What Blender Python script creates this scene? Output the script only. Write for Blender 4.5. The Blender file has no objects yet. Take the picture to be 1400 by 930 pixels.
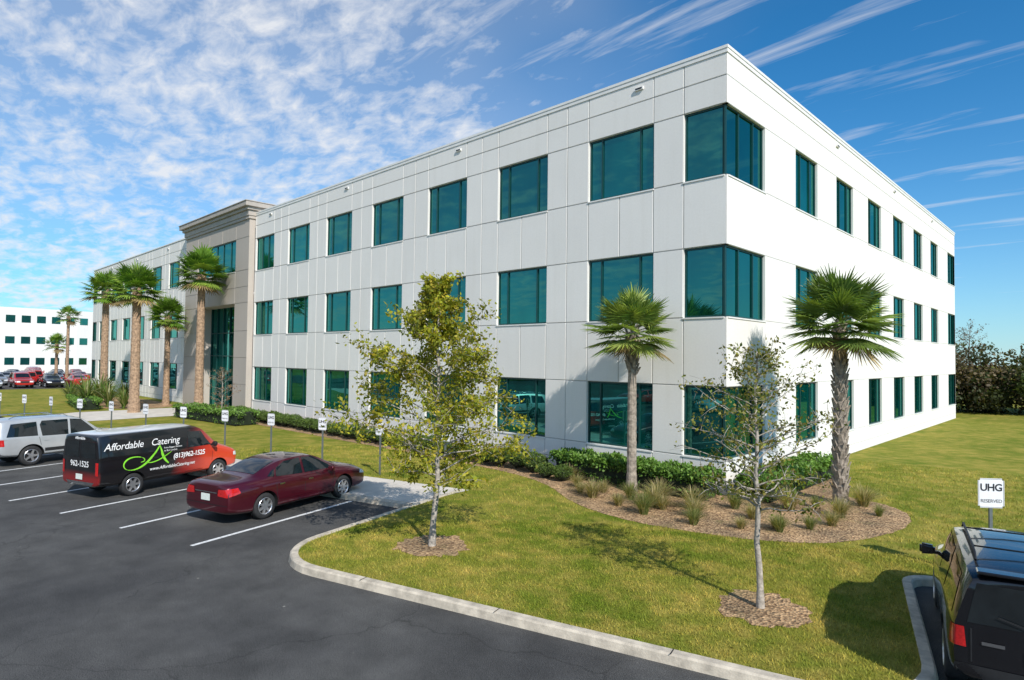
import bpy, bmesh, math, random
import numpy as np
from mathutils import Vector, Matrix
from mathutils.bvhtree import BVHTree
from mathutils.geometry import tessellate_polygon

random.seed(7); RNG = np.random.default_rng(11)
scene = bpy.context.scene
COL = scene.collection

# ------------------------------------------------------------------ helpers
def link(o):
    COL.objects.link(o); return o

def thing(name, label, category, loc=(0, 0, 0), rz=0.0, group=None):
    e = bpy.data.objects.new(name, None)
    e.empty_display_size = 0.3
    e.location = loc; e.rotation_euler = (0, 0, rz)
    e["label"] = label; e["category"] = category
    if group: e["group"] = group
    return link(e)

def new_obj(name, me, parent=None, mats=(), loc=None, rz=0.0):
    o = bpy.data.objects.new(name, me)
    for m in mats: me.materials.append(m)
    link(o)
    if parent is not None: o.parent = parent
    if loc is not None: o.location = loc
    o.rotation_euler = (0, 0, rz)
    return o

def copy_thing(src, loc, rz, scale=None, paint=None, label=None):
    def rec(s, par):
        c = s.copy(); COL.objects.link(c)
        if par is not None: c.parent = par
        if paint is not None and s.type == 'MESH' and s.name.split('.')[0] == 'body':
            c.material_slots[0].link = 'OBJECT'; c.material_slots[0].material = paint
        for k in s.children: rec(k, c)
        return c
    c = rec(src, None)
    c.location = loc; c.rotation_euler = (0, 0, rz)
    if scale is not None: c.scale = (scale, scale, scale)
    if label: c["label"] = label
    return c

def pydata(name, verts, faces, smooth=False):
    me = bpy.data.meshes.new(name); me.from_pydata([tuple(v) for v in verts], [], faces); me.update()
    if smooth: me.shade_smooth()
    return me

def np_mesh(name, V, nper, colors=None):
    N = V.shape[0]
    me = bpy.data.meshes.new(name)
    me.vertices.add(N * nper); me.vertices.foreach_set('co', V.reshape(-1).astype(np.float32))
    me.loops.add(N * nper); me.loops.foreach_set('vertex_index', np.arange(N * nper, dtype=np.int32))
    me.polygons.add(N); me.polygons.foreach_set('loop_start', np.arange(0, N * nper, nper, dtype=np.int32))
    me.polygons.foreach_set('loop_total', np.full(N, nper, dtype=np.int32))
    if colors is not None:
        a = me.color_attributes.new('Col', 'FLOAT_COLOR', 'CORNER')
        c = np.ones((N, nper, 4), np.float32); c[:, :, :3] = colors[:, None, :]
        a.data.foreach_set('color', c.reshape(-1))
    me.update(calc_edges=True); me.validate()
    return me

class MB:
    def __init__(s): s.v = []; s.f = []; s.mi = []
    def quad(s, a, b, c, d, mi=0):
        n = len(s.v); s.v += [a, b, c, d]; s.f.append((n, n + 1, n + 2, n + 3)); s.mi.append(mi)
    def box(s, x0, x1, y0, y1, z0, z1, mi=0):
        n = len(s.v)
        s.v += [(x0, y0, z0), (x1, y0, z0), (x1, y1, z0), (x0, y1, z0), (x0, y0, z1), (x1, y0, z1), (x1, y1, z1), (x0, y1, z1)]
        for f in ((0, 3, 2, 1), (4, 5, 6, 7), (0, 1, 5, 4), (1, 2, 6, 5), (2, 3, 7, 6), (3, 0, 4, 7)):
            s.f.append(tuple(n + i for i in f)); s.mi.append(mi)
    def mesh(s, name, bevel=0.0):
        me = pydata(name, s.v, s.f)
        me.polygons.foreach_set('material_index', s.mi)
        if bevel > 0:
            bm = bmesh.new(); bm.from_mesh(me)
            bmesh.ops.bevel(bm, geom=bm.edges[:], offset=bevel, segments=1, affect='EDGES')
            bm.to_mesh(me); bm.free()
        return me

def tube(vs, fs, pts, rad, seg=6):
    n0 = len(vs); pts = [Vector(p) for p in pts]
    for i, p in enumerate(pts):
        t = (pts[min(i + 1, len(pts) - 1)] - pts[max(i - 1, 0)])
        if t.length < 1e-6: t = Vector((0, 0, 1))
        t.normalize()
        a = t.orthogonal().normalized() if abs(t.z) < .9 else (Vector((1, 0, 0)) - t * t.x).normalized()
        b = t.cross(a)
        for k in range(seg):
            q = 2 * math.pi * k / seg
            vs.append(p + (a * math.cos(q) + b * math.sin(q)) * rad[i])
    for i in range(len(pts) - 1):
        for k in range(seg):
            k2 = (k + 1) % seg
            fs.append((n0 + i * seg + k, n0 + i * seg + k2, n0 + (i + 1) * seg + k2, n0 + (i + 1) * seg + k))
    fs.append(tuple(n0 + (len(pts) - 1) * seg + k for k in range(seg)))

# ------------------------------------------------------------------ materials
def M(name):
    m = bpy.data.materials.new(name); m.use_nodes = True
    nt = m.node_tree; b = nt.nodes['Principled BSDF']
    return m, nt, b

def N(nt, t, **kw):
    n = nt.nodes.new(t)
    for k, v in kw.items():
        if k in n.bl_rna.properties: setattr(n, k, v)
        else: n.inputs[k].default_value = v
    return n

def noise_col(nt, coord, scale, c1, c2, lo=.35, hi=.65, detail=6, rough=.6):
    n = N(nt, 'ShaderNodeTexNoise', Scale=scale, Detail=detail, Roughness=rough)
    nt.links.new(coord, n.inputs['Vector'])
    r = N(nt, 'ShaderNodeValToRGB'); r.color_ramp.elements[0].position = lo; r.color_ramp.elements[1].position = hi
    r.color_ramp.elements[0].color = (*c1, 1); r.color_ramp.elements[1].color = (*c2, 1)
    nt.links.new(n.outputs['Fac'], r.inputs['Fac'])
    return r.outputs['Color'], n.outputs['Fac']

def mixc(nt, a, b, fac, mode='MIX'):
    m = N(nt, 'ShaderNodeMix', data_type='RGBA', blend_type=mode)
    for s, v in ((m.inputs[0], fac), (m.inputs[6], a), (m.inputs[7], b)):
        if isinstance(v, (int, float)): s.default_value = v
        elif isinstance(v, tuple): s.default_value = (*v, 1)
        else: nt.links.new(v, s)
    return m.outputs[2]

def bump(nt, b, h, strength, dist=.02):
    bp = N(nt, 'ShaderNodeBump', Strength=strength, Distance=dist)
    nt.links.new(h, bp.inputs['Height']); nt.links.new(bp.outputs[0], b.inputs['Normal'])

def varied(name, c, var=.12, scale=3, rough=.7, metal=0., bstr=.2, bscale=60, coat=0., spec=None):
    m, nt, b = M(name)
    tc = N(nt, 'ShaderNodeTexCoord').outputs['Object']
    c1 = tuple(x * (1 - var) for x in c); c2 = tuple(min(1, x * (1 + var)) for x in c)
    col, _ = noise_col(nt, tc, scale, c1, c2)
    nt.links.new(col, b.inputs['Base Color'])
    b.inputs['Roughness'].default_value = rough; b.inputs['Metallic'].default_value = metal
    b.inputs['Coat Weight'].default_value = coat; b.inputs['Coat Roughness'].default_value = .04
    if spec is not None: b.inputs['Specular IOR Level'].default_value = spec
    if bstr > 0:
        n = N(nt, 'ShaderNodeTexNoise', Scale=bscale, Detail=4); nt.links.new(tc, n.inputs['Vector'])
        bump(nt, b, n.outputs['Fac'], bstr, .01)
    return m

def stucco(name, c):
    m, nt, b = M(name)
    tc = N(nt, 'ShaderNodeTexCoord').outputs['Object']
    col, _ = noise_col(nt, tc, .35, tuple(x * .95 for x in c), c, .3, .7)
    col2, f = noise_col(nt, tc, 14, (.95, .95, .95), (1, 1, 1), .3, .7)
    col = mixc(nt, col, col2, 1.0, 'MULTIPLY')
    mp = N(nt, 'ShaderNodeMapping'); mp.inputs['Scale'].default_value = (3, 3, .2); nt.links.new(tc, mp.inputs['Vector'])
    st, _ = noise_col(nt, mp.outputs[0], 1.0, (.91, .90, .88), (1, 1, 1), .3, .5)
    col = mixc(nt, col, st, .35, 'MULTIPLY')
    at = N(nt, 'ShaderNodeAttribute', attribute_name='Col')
    col = mixc(nt, col, at.outputs['Color'], 1.0, 'MULTIPLY')
    nt.links.new(col, b.inputs['Base Color'])
    b.inputs['Roughness'].default_value = .9; b.inputs['Specular IOR Level'].default_value = .2
    n = N(nt, 'ShaderNodeTexNoise', Scale=70, Detail=3); nt.links.new(tc, n.inputs['Vector'])
    bump(nt, b, n.outputs['Fac'], .35, .01)
    return m

def leafmat(name, trans=.35, rough=.55):
    m, nt, b = M(name)
    at = N(nt, 'ShaderNodeAttribute', attribute_name='Col')
    col = at.outputs['Color']
    nt.links.new(col, b.inputs['Base Color']); b.inputs['Roughness'].default_value = rough
    b.inputs['Specular IOR Level'].default_value = .3
    t = N(nt, 'ShaderNodeBsdfTranslucent')
    c2 = mixc(nt, col, (1.6, 1.6, .6), 1.0, 'MULTIPLY'); nt.links.new(c2, t.inputs['Color'])
    mx = N(nt, 'ShaderNodeMixShader'); mx.inputs[0].default_value = trans
    nt.links.new(b.outputs[0], mx.inputs[1]); nt.links.new(t.outputs[0], mx.inputs[2])
    nt.links.new(mx.outputs[0], nt.nodes['Material Output'].inputs['Surface'])
    return m

WHITE = stucco('white_stucco', (.86, .83, .78))
TAN = stucco('tan_stucco', (.49, .435, .38))
TRIM = varied('coping_metal', (.80, .78, .74), .05, 2, .5, bstr=0)
TRIMT = varied('tan_trim', (.42, .37, .32), .08, 2, .7, bstr=.1)
JOINT = varied('joint', (.46, .445, .42), .1, 2, .9, bstr=0)
FRAME = varied('window_frame_teal', (.006, .05, .046), .1, 4, .35, bstr=0)
ROOFM = varied('roof_membrane', (.45, .44, .42), .1, 1, .9)
CONC = varied('kerb_concrete', (.52, .455, .36), .25, 4, .9, bstr=.5, bscale=40)
WALK = varied('sidewalk_concrete', (.60, .55, .48), .12, 1.2, .9, bstr=.3, bscale=50)
POSTM = varied('post_steel', (.16, .18, .17), .1, 10, .5, metal=.4, bstr=0)
SIGNW = varied('sign_white', (.80, .80, .80), .04, 6, .4, bstr=0)
INK = varied('ink_black', (.015, .015, .02), .1, 6, .5, bstr=0)
RUBBER = varied('tyre_rubber', (.022, .022, .023), .25, 12, .8, bstr=.2)
DARK = varied('dark_plastic', (.015, .015, .016), .2, 8, .6, bstr=0)
RIMM = varied('alloy', (.62, .62, .63), .08, 8, .28, metal=.85, bstr=0)
RED_L = varied('tail_lens', (.50, .012, .012), .2, 30, .12, bstr=0, coat=1)
CLEAR_L = varied('head_lens', (.72, .74, .76), .15, 30, .08, bstr=0, coat=1)
CHROME = varied('chrome', (.75, .75, .76), .05, 8, .1, metal=1, bstr=0)
PLATEM = varied('plate_white', (.72, .76, .70), .06, 20, .4, bstr=0)
BARK = varied('grey_bark', (.36, .32, .27), .35, 14, .95, bstr=.8, bscale=30)
PALMBARK = varied('palm_bark', (.30, .25, .20), .4, 9, .95, bstr=.9, bscale=25)
PALMBARK2 = varied('palm_bark_orange', (.33, .22, .14), .4, 7, .95, bstr=.9, bscale=20)
LEAF = leafmat('leaf'); PLEAF = leafmat('palm_leaf', .25, .4); HLEAF = leafmat('hedge_leaf', .2, .5)
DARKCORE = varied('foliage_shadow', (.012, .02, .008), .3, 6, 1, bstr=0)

def carglass(name='car_glass', c=(.006, .008, .009)):
    m, nt, b = M(name)
    tc = N(nt, 'ShaderNodeTexCoord').outputs['Object']
    col, _ = noise_col(nt, tc, 2.5, c, tuple(x * 2.5 for x in c), .3, .7); nt.links.new(col, b.inputs['Base Color'])
    b.inputs['Roughness'].default_value = .03; b.inputs['Specular IOR Level'].default_value = .8
    return m
CGLASS = carglass()

def winglass():
    m, nt, b = M('teal_window_glass')
    tc = N(nt, 'ShaderNodeTexCoord').outputs['Object']
    oi = N(nt, 'ShaderNodeObjectInfo')
    off = N(nt, 'ShaderNodeVectorMath', operation='ADD'); nt.links.new(tc, off.inputs[0])
    nt.links.new(oi.outputs['Location'], off.inputs[1])
    mp = N(nt, 'ShaderNodeMapping'); mp.inputs['Scale'].default_value = (1.0, 1.0, .45); nt.links.new(off.outputs[0], mp.inputs['Vector'])
    col, _ = noise_col(nt, mp.outputs[0], .7, (.0, .025, .024), (.002, .075, .062), .33, .67, 3)
    rv = N(nt, 'ShaderNodeMapRange'); rv.inputs['To Min'].default_value = .45; rv.inputs['To Max'].default_value = 1.35; nt.links.new(oi.outputs['Random'], rv.inputs['Value'])
    col = mixc(nt, col, rv.outputs[0], 1.0, 'MULTIPLY')
    d = N(nt, 'ShaderNodeBsdfDiffuse'); nt.links.new(col, d.inputs['Color'])
    g = N(nt, 'ShaderNodeBsdfGlossy'); g.inputs['Color'].default_value = (.14, .52, .46, 1); g.inputs['Roughness'].default_value = .012
    wn = N(nt, 'ShaderNodeTexNoise', Scale=.55, Detail=1); nt.links.new(off.outputs[0], wn.inputs['Vector'])
    bp = N(nt, 'ShaderNodeBump', Strength=.05, Distance=.10); nt.links.new(wn.outputs['Fac'], bp.inputs['Height'])
    nt.links.new(bp.outputs[0], g.inputs['Normal'])
    fr = N(nt, 'ShaderNodeFresnel', IOR=1.5)
    ma = N(nt, 'ShaderNodeMath', operation='MULTIPLY_ADD'); ma.inputs[1].default_value = 1.0; ma.inputs[2].default_value = .32
    nt.links.new(fr.outputs[0], ma.inputs[0])
    mx = N(nt, 'ShaderNodeMixShader'); nt.links.new(ma.outputs[0], mx.inputs[0])
    nt.links.new(d.outputs[0], mx.inputs[1]); nt.links.new(g.outputs[0], mx.inputs[2])
    nt.links.new(mx.outputs[0], nt.nodes['Material Output'].inputs['Surface'])
    return m
WGLASS = winglass()

def paint(name, c, rough=.3, metal=.3):
    m, nt, b = M(name)
    tc = N(nt, 'ShaderNodeTexCoord').outputs['Object']
    col, _ = noise_col(nt, tc, 1.3, tuple(x * .9 for x in c), tuple(min(1, x * 1.08) for x in c)); nt.links.new(col, b.inputs['Base Color'])
    b.inputs['Roughness'].default_value = rough; b.inputs['Metallic'].default_value = metal
    b.inputs['Coat Weight'].default_value = .9; b.inputs['Coat Roughness'].default_value = .03
    return m
P_MAROON = paint('maroon_paint', (.085, .005, .014), .3, .45)
P_SILVER = paint('silver_white_paint', (.50, .51, .51), .32, .35)
P_BLACK = paint('black_paint', (.006, .006, .008), .25, .1)
P_RED = paint('red_paint', (.50, .02, .02)); P_WHITE = paint('white_paint', (.75, .75, .73), .4, 0); P_GREY = paint('grey_paint', (.2, .21, .22)); P_BLUE = paint('blue_paint', (.03, .07, .2))
KX = .9
def vanpaint():
    m, nt, b = M('van_wrap_paint')
    tc = N(nt, 'ShaderNodeTexCoord').outputs['Object']
    sp = N(nt, 'ShaderNodeSeparateXYZ'); nt.links.new(tc, sp.inputs[0])
    n = N(nt, 'ShaderNodeTexNoise', Scale=1.6, Detail=2); nt.links.new(tc, n.inputs['Vector'])
    a = N(nt, 'ShaderNodeMath', operation='MULTIPLY_ADD'); nt.links.new(n.outputs['Fac'], a.inputs[0]); a.inputs[1].default_value = .9; nt.links.new(sp.outputs['X'], a.inputs[2])
    a2 = N(nt, 'ShaderNodeMath', operation='MULTIPLY_ADD'); nt.links.new(sp.outputs['Z'], a2.inputs[0]); a2.inputs[1].default_value = -.6; nt.links.new(a.outputs[0], a2.inputs[2])
    r = N(nt, 'ShaderNodeValToRGB'); e = r.color_ramp.elements
    mr = N(nt, 'ShaderNodeMapRange'); mr.inputs['From Min'].default_value = -.5; mr.inputs['From Max'].default_value = 1.5
    nt.links.new(a2.outputs[0], mr.inputs['Value']); nt.links.new(mr.outputs[0], r.inputs['Fac'])
    e[0].position = .2; e[0].color = (.008, .007, .008, 1); e[1].position = .95; e[1].color = (.62, .055, .02, 1)
    x = e.new(.55); x.color = (.30, .014, .010, 1)
    zr = N(nt, 'ShaderNodeMapRange'); zr.inputs['From Min'].default_value = 2.0; zr.inputs['From Max'].default_value = 2.02
    nt.links.new(sp.outputs['Z'], zr.inputs['Value'])
    rr = N(nt, 'ShaderNodeMapRange'); rr.inputs['From Min'].default_value = -2.74 * KX; rr.inputs['From Max'].default_value = -2.80 * KX
    nt.links.new(sp.outputs['X'], rr.inputs['Value'])
    rz = N(nt, 'ShaderNodeMapRange'); rz.inputs['From Min'].default_value = .90; rz.inputs['From Max'].default_value = .66
    nt.links.new(sp.outputs['Z'], rz.inputs['Value'])
    mm = N(nt, 'ShaderNodeMath', operation='MULTIPLY'); nt.links.new(rr.outputs[0], mm.inputs[0]); nt.links.new(rz.outputs[0], mm.inputs[1])
    col = mixc(nt, r.outputs['Color'], (.22, .010, .010), mm.outputs[0])
    col = mixc(nt, col, (.75, .74, .72), zr.outputs[0])
    nt.links.new(col, b.inputs['Base Color']); b.inputs['Roughness'].default_value = .3
    b.inputs['Coat Weight'].default_value = .8; b.inputs['Coat Roughness'].default_value = .05
    return m
P_VAN = vanpaint()

def lawn_color(nt):
    geo = N(nt, 'ShaderNodeNewGeometry').outputs['Position']
    a, _ = noise_col(nt, geo, .30, (.15, .19, .018), (.37, .315, .065), .38, .64, 5)
    b_, _ = noise_col(nt, geo, 1.5, (.11, .16, .016), (.46, .33, .10), .42, .68, 6)
    c = mixc(nt, a, b_, .48)
    d, f = noise_col(nt, geo, 22, (.70, .73, .60), (1.2, 1.16, 1.1), .3, .7, 5)
    c = mixc(nt, c, d, 1.0, 'MULTIPLY')
    return c, geo
def lawnmat():
    m, nt, b = M('lawn_grass'); c, geo = lawn_color(nt)
    nt.links.new(c, b.inputs['Base Color']); b.inputs['Roughness'].default_value = .95; b.inputs['Specular IOR Level'].default_value = .1
    n = N(nt, 'ShaderNodeTexNoise', Scale=38, Detail=5, Roughness=.75); nt.links.new(geo, n.inputs['Vector'])
    bump(nt, b, n.outputs['Fac'], .6, .04)
    return m
def blademat():
    m, nt, b = M('grass_blade'); c, geo = lawn_color(nt)
    at = N(nt, 'ShaderNodeAttribute', attribute_name='Col')
    c = mixc(nt, c, at.outputs['Color'], 1.0, 'MULTIPLY')
    nt.links.new(c, b.inputs['Base Color']); b.inputs['Roughness'].default_value = .7; b.inputs['Specular IOR Level'].default_value = .15
    return m
LAWN = lawnmat(); BLADE = blademat()
def asphaltmat():
    m, nt, b = M('asphalt')
    geo = N(nt, 'ShaderNodeNewGeometry').outputs['Position']
    a, _ = noise_col(nt, geo, .25, (.052, .052, .053), (.092, .091, .089), .35, .65, 5)
    s, _ = noise_col(nt, geo, 1.3, (.72, .72, .72), (1.16, 1.16, 1.16), .3, .7, 8)
    c = mixc(nt, a, s, 1.0, 'MULTIPLY')
    g, f = noise_col(nt, geo, 70, (.40, .40, .40), (2.0, 1.97, 1.88), .35, .70, 3)
    c = mixc(nt, c, g, 1.0, 'MULTIPLY')
    v = N(nt, 'ShaderNodeTexVoronoi', Scale=1.1); nt.links.new(geo, v.inputs['Vector'])
    vr = N(nt, 'ShaderNodeValToRGB'); vr.color_ramp.elements[0].position = .015; vr.color_ramp.elements[0].color = (1, 1, 1, 1); vr.color_ramp.elements[1].position = .035; vr.color_ramp.elements[1].color = (0, 0, 0, 1)
    nt.links.new(v.outputs['Distance'], vr.inputs['Fac'])
    c = mixc(nt, c, (.30, .28, .25), vr.outputs['Color'])
    dn = N(nt, 'ShaderNodeTexNoise', Scale=.8, Detail=4); nt.links.new(geo, dn.inputs['Vector'])
    dv = N(nt, 'ShaderNodeVectorMath', operation='MULTIPLY_ADD'); nt.links.new(dn.outputs['Color'], dv.inputs[0]); dv.inputs[1].default_value = (1.6, 1.6, 0); nt.links.new(geo, dv.inputs[2])
    cr = N(nt, 'ShaderNodeTexVoronoi', Scale=.16, feature='DISTANCE_TO_EDGE'); nt.links.new(dv.outputs[0], cr.inputs['Vector'])
    rr = N(nt, 'ShaderNodeValToRGB'); rr.color_ramp.elements[0].position = .0012; rr.color_ramp.elements[0].color = (.45, .45, .45, 1); rr.color_ramp.elements[1].position = .003; rr.color_ramp.elements[1].color = (1, 1, 1, 1)
    nt.links.new(cr.outputs['Distance'], rr.inputs['Fac']); c = mixc(nt, c, rr.outputs['Color'], .6, 'MULTIPLY')
    nt.links.new(c, b.inputs['Base Color']); b.inputs['Roughness'].default_value = .85; b.inputs['Specular IOR Level'].default_value = .25
    bump(nt, b, f, .6, .012)
    return m
ASPH = asphaltmat()
def mulchmat():
    m, nt, b = M('mulch')
    geo = N(nt, 'ShaderNodeNewGeometry').outputs['Position']
    v = N(nt, 'ShaderNodeTexVoronoi', Scale=20); nt.links.new(geo, v.inputs['Vector'])
    sp = N(nt, 'ShaderNodeSeparateColor'); nt.links.new(v.outputs['Color'], sp.inputs[0])
    r = N(nt, 'ShaderNodeValToRGB'); r.color_ramp.elements[0].color = (.17, .095, .045, 1); r.color_ramp.elements[1].color = (.60, .41, .23, 1)
    nt.links.new(sp.outputs[0], r.inputs['Fac'])
    s, _ = noise_col(nt, geo, 1.1, (.62, .62, .60), (1.22, 1.16, 1.08)); c = mixc(nt, r.outputs['Color'], s, 1.0, 'MULTIPLY')
    g, _ = noise_col(nt, geo, .8, (0, 0, 0), (1, 1, 1), .58, .70, 5); c = mixc(nt, c, (.20, .17, .06), mixc(nt, (0, 0, 0), g, .55))
    nt.links.new(c, b.inputs['Base Color']); b.inputs['Roughness'].default_value = .95
    bump(nt, b, v.outputs['Distance'], .9, .04)
    return m
MULCH = mulchmat()
def stripemat():
    m, nt, b = M('road_paint')
    geo = N(nt, 'ShaderNodeNewGeometry').outputs['Position']
    c, _ = noise_col(nt, geo, 18, (.30, .30, .29), (.74, .74, .72), .3, .48, 6)
    nt.links.new(c, b.inputs['Base Color']); b.inputs['Roughness'].default_value = .8
    return m
STRIPE = stripemat()

# ------------------------------------------------------------------ camera
CP = Vector((9.164, -19.6316, 4.4332)); yaw, pi_, ro = .7696, .0287, .0120
f = Vector((-math.sin(yaw), math.cos(yaw), 0)); r = Vector((math.cos(yaw), math.sin(yaw), 0)); u = Vector((0, 0, 1))
f2 = f * math.cos(pi_) + u * math.sin(pi_); u2 = -f * math.sin(pi_) + u * math.cos(pi_)
r3 = r * math.cos(ro) + u2 * math.sin(ro); u3 = u2 * math.cos(ro) - r * math.sin(ro)
cd = bpy.data.cameras.new('camera'); cam = bpy.data.objects.new('camera', cd); link(cam)
cam.matrix_world = Matrix(((r3.x, u3.x, -f2.x, CP.x), (r3.y, u3.y, -f2.y, CP.y), (r3.z, u3.z, -f2.z, CP.z), (0, 0, 0, 1)))
cd.sensor_width = 36; cd.lens = 36 * 848.69 / 1400; cd.clip_end = 4000; cd.clip_start = .1
scene.camera = cam

# ------------------------------------------------------------------ light
SUN = Vector((.94, -.341, 0)).normalized() * math.cos(math.radians(38)); SUN.z = math.sin(math.radians(38))
sd = bpy.data.lights.new('sun', 'SUN'); sd.energy = 4.9; sd.angle = math.radians(.53); sd.color = (1, .95, .88)
so = bpy.data.objects.new('sun', sd); link(so); so.rotation_euler = (-SUN).to_track_quat('-Z', 'Y').to_euler(); so.location = (20, -20, 30)
w = bpy.data.worlds.new('World'); scene.world = w; w.use_nodes = True; nt = w.node_tree
bg = nt.nodes['Background']; bg.inputs['Strength'].default_value = .15
sky = N(nt, 'ShaderNodeTexSky', sky_type='NISHITA', sun_disc=False); sky.sun_elevation = math.radians(38)
sky.sun_rotation = math.atan2(SUN.x, SUN.y); sky.altitude = 0; sky.air_density = 1.0; sky.dust_density = .2; sky.ozone_density = 2.0
skc = mixc(nt, sky.outputs[0], (.16, .68, .98), 1.0, 'MULTIPLY')
tc = N(nt, 'ShaderNodeTexCoord').outputs['Generated']
sp = N(nt, 'ShaderNodeSeparateXYZ'); nt.links.new(tc, sp.inputs[0])
def mth(op, a, b=None, c=None, clamp=False):
    n = N(nt, 'ShaderNodeMath', operation=op); n.use_clamp = clamp
    for i, v in enumerate((a, b, c)):
        if v is None: continue
        if isinstance(v, (int, float)): n.inputs[i].default_value = v
        else: nt.links.new(v, n.inputs[i])
    return n.outputs[0]
zc = mth('ADD', mth('MAXIMUM', sp.outputs['Z'], 0.0), .16)
px = mth('DIVIDE', sp.outputs['X'], zc); py = mth('DIVIDE', sp.outputs['Y'], zc)
cb = N(nt, 'ShaderNodeCombineXYZ'); nt.links.new(px, cb.inputs[0]); nt.links.new(py, cb.inputs[1])
def wnoise(scale, rot=0, sc=(1, 1, 1), detail=5, rough=.55, dist=0.):
    mp = N(nt, 'ShaderNodeMapping'); mp.inputs['Rotation'].default_value = (0, 0, rot); mp.inputs['Scale'].default_value = sc
    nt.links.new(cb.outputs[0], mp.inputs['Vector'])
    n = N(nt, 'ShaderNodeTexNoise', Scale=scale, Detail=detail, Roughness=rough, Distortion=dist); nt.links.new(mp.outputs[0], n.inputs['Vector'])
    return n.outputs['Fac']
nL = wnoise(.9, .4, (1, 1, 1), 3); nD = wnoise(9.0, .5, (1, 1.6, 1), 5, .62, .3); nM = wnoise(2.6, .2, (1, 1, 1), 4, .6, .3); nW = wnoise(1.9, -.75, (.45, 3.2, 1), 6, .62, .5)
cov = mth('ADD', mth('MULTIPLY_ADD', sp.outputs['X'], -4.0, -1.85), mth('MULTIPLY_ADD', nL, 2.4, -1.2))
fill_cloud = mth('MULTIPLY', mth('MAXIMUM', mth('MULTIPLY_ADD', sp.outputs['Y'], -1.0, -.10), 0.0), 3.2)  # unseen cloud cover behind the camera, added as neutral fill for the facade
fill_cloud = mth('ADD', mth('MINIMUM', fill_cloud, 1.1), mth('MULTIPLY_ADD', nL, 1.0, -.5))
cov = mth('MAXIMUM', cov, fill_cloud)
cov = mth('MINIMUM', mth('MAXIMUM', cov, 0.0), 1.3)
base = mth('MULTIPLY_ADD', nM, .42, mth('MULTIPLY', nD, .58))
dap = mth('MULTIPLY', mth('ADD', base, mth('MULTIPLY_ADD', cov, .23, -.65)), 3.5, clamp=True)
veil = mth('MULTIPLY', cov, .20)
wis = mth('MULTIPLY', mth('MULTIPLY', mth('ADD', nW, -.53), 4.2, clamp=True), .70)
fac = mth('MAXIMUM', mth('MAXIMUM', mth('MULTIPLY', dap, .90), veil), wis)
haze = mth('POWER', mth('SUBTRACT', 1.0, mth('MAXIMUM', sp.outputs['Z'], 0.0)), 8.0)
fac = mth('MAXIMUM', fac, mth('MULTIPLY', haze, .55), clamp=True)
cc = mixc(nt, skc, (5.75, 5.85, 6.05), fac)
nt.links.new(cc, bg.inputs['Color'])
scene.view_settings.view_transform = 'Standard'; scene.view_settings.look = 'None'; scene.view_settings.exposure = 0

# ------------------------------------------------------------------ ground
TH = math.radians(15.5); CT, ST = math.cos(TH), math.sin(TH)
def L2W(a, b): return (a * CT - b * ST, a * ST + b * CT)
ZL = -.13
def sheet(name, polys, z, mat, kind='structure', lot=False):
    if not isinstance(polys[0][0], (tuple, list)): polys = [polys]
    V = []; Fc = []
    for poly in polys:
        vs = [Vector((*(L2W(*p) if lot else p), z)) for p in poly]; n = len(V); V += vs
        for t in tessellate_polygon([vs]):
            a, b_, c = (vs[i] for i in t)
            Fc.append(tuple(n + i for i in (t if (b_ - a).cross(c - a).z > 0 else t[::-1])))
    o = new_obj(name, pydata(name, V, Fc), mats=(mat,)); o["kind"] = kind
    return o
sheet('ground', [(-1500, -1500), (1500, -1500), (1500, 1500), (-1500, 1500)], -.15, LAWN)
sheet('parking_lot', [(-95, -60), (70, -60), (70, -4.5), (-95, -4.5)], ZL, ASPH, lot=True)
arc1 = [(-6.2 + 1.6 * math.cos(t), -10.15 + 1.6 * math.sin(t)) for t in np.linspace(math.pi, 1.5 * math.pi, 10)]
arc2 = [(3.1 + 1.4 * math.cos(t), -10.35 + 1.4 * math.sin(t)) for t in np.linspace(-.5 * math.pi, 0, 8)]
arc3 = [(5.1 - .6 * math.cos(t), -6.4 + .6 * math.sin(t)) for t in np.linspace(0, .5 * math.pi, 6)]
KERB = [(-7.8, -3.75)] + arc1 + arc2 + arc3 + [(60, -5.8)]
sheet('lawn', [KERB + [(60, -3.75)], [(-95, -3.75), (60, -3.75), (60, 130), (-95, 130)]], 0, LAWN, lot=True)
sheet('far_lawn', [[(-400, -200), (-95, -200), (-95, 130), (-400, 130)]], -.004, LAWN, lot=True)
sheet('sidewalk', [(-70, -6.25), (-8.0, -6.25), (-7.6, -3.7), (-70, -3.7)], .006, WALK, lot=True)
def kerb(name, pts, wdt=.17):
    V = []; Fc = []; P = [Vector(p) for p in pts]
    for i, p in enumerate(P):
        d = (P[min(i + 1, len(P) - 1)] - P[max(i - 1, 0)]).normalized(); n = Vector((d.y, -d.x))
        for off, z in ((-.01, -.06), (-.01, .022), (.0, .03), (wdt - .03, .028), (wdt, .0), (wdt + .025, ZL - .01)):
            q = p + n * off; x, y = L2W(q.x, q.y); V.append((x, y, z))
    for i in range(len(P) - 1):
        for k in range(5):
            Fc.append((i * 6 + k, i * 6 + k + 1, (i + 1) * 6 + k + 1, (i + 1) * 6 + k))
    me = pydata(name, V, Fc)
    bm = bmesh.new(); bm.from_mesh(me); bmesh.ops.recalc_face_normals(bm, faces=bm.faces[:]); bm.to_mesh(me); bm.free()
    o = new_obj(name, me, mats=(CONC,)); o["kind"] = 'structure'
kerb('kerb', KERB)
kerb('kerb', [(-70, -6.25), (-8.0, -6.25)])
mb = MB()
for i in range(4):
    a = -4.9 + i * 3.05
    p = [L2W(a, -11.95), L2W(a + .018, -11.95), L2W(a + .018, -11.74), L2W(a, -11.74)]
    mb.quad(*[(q[0], q[1], .0335) for q in p])
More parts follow.
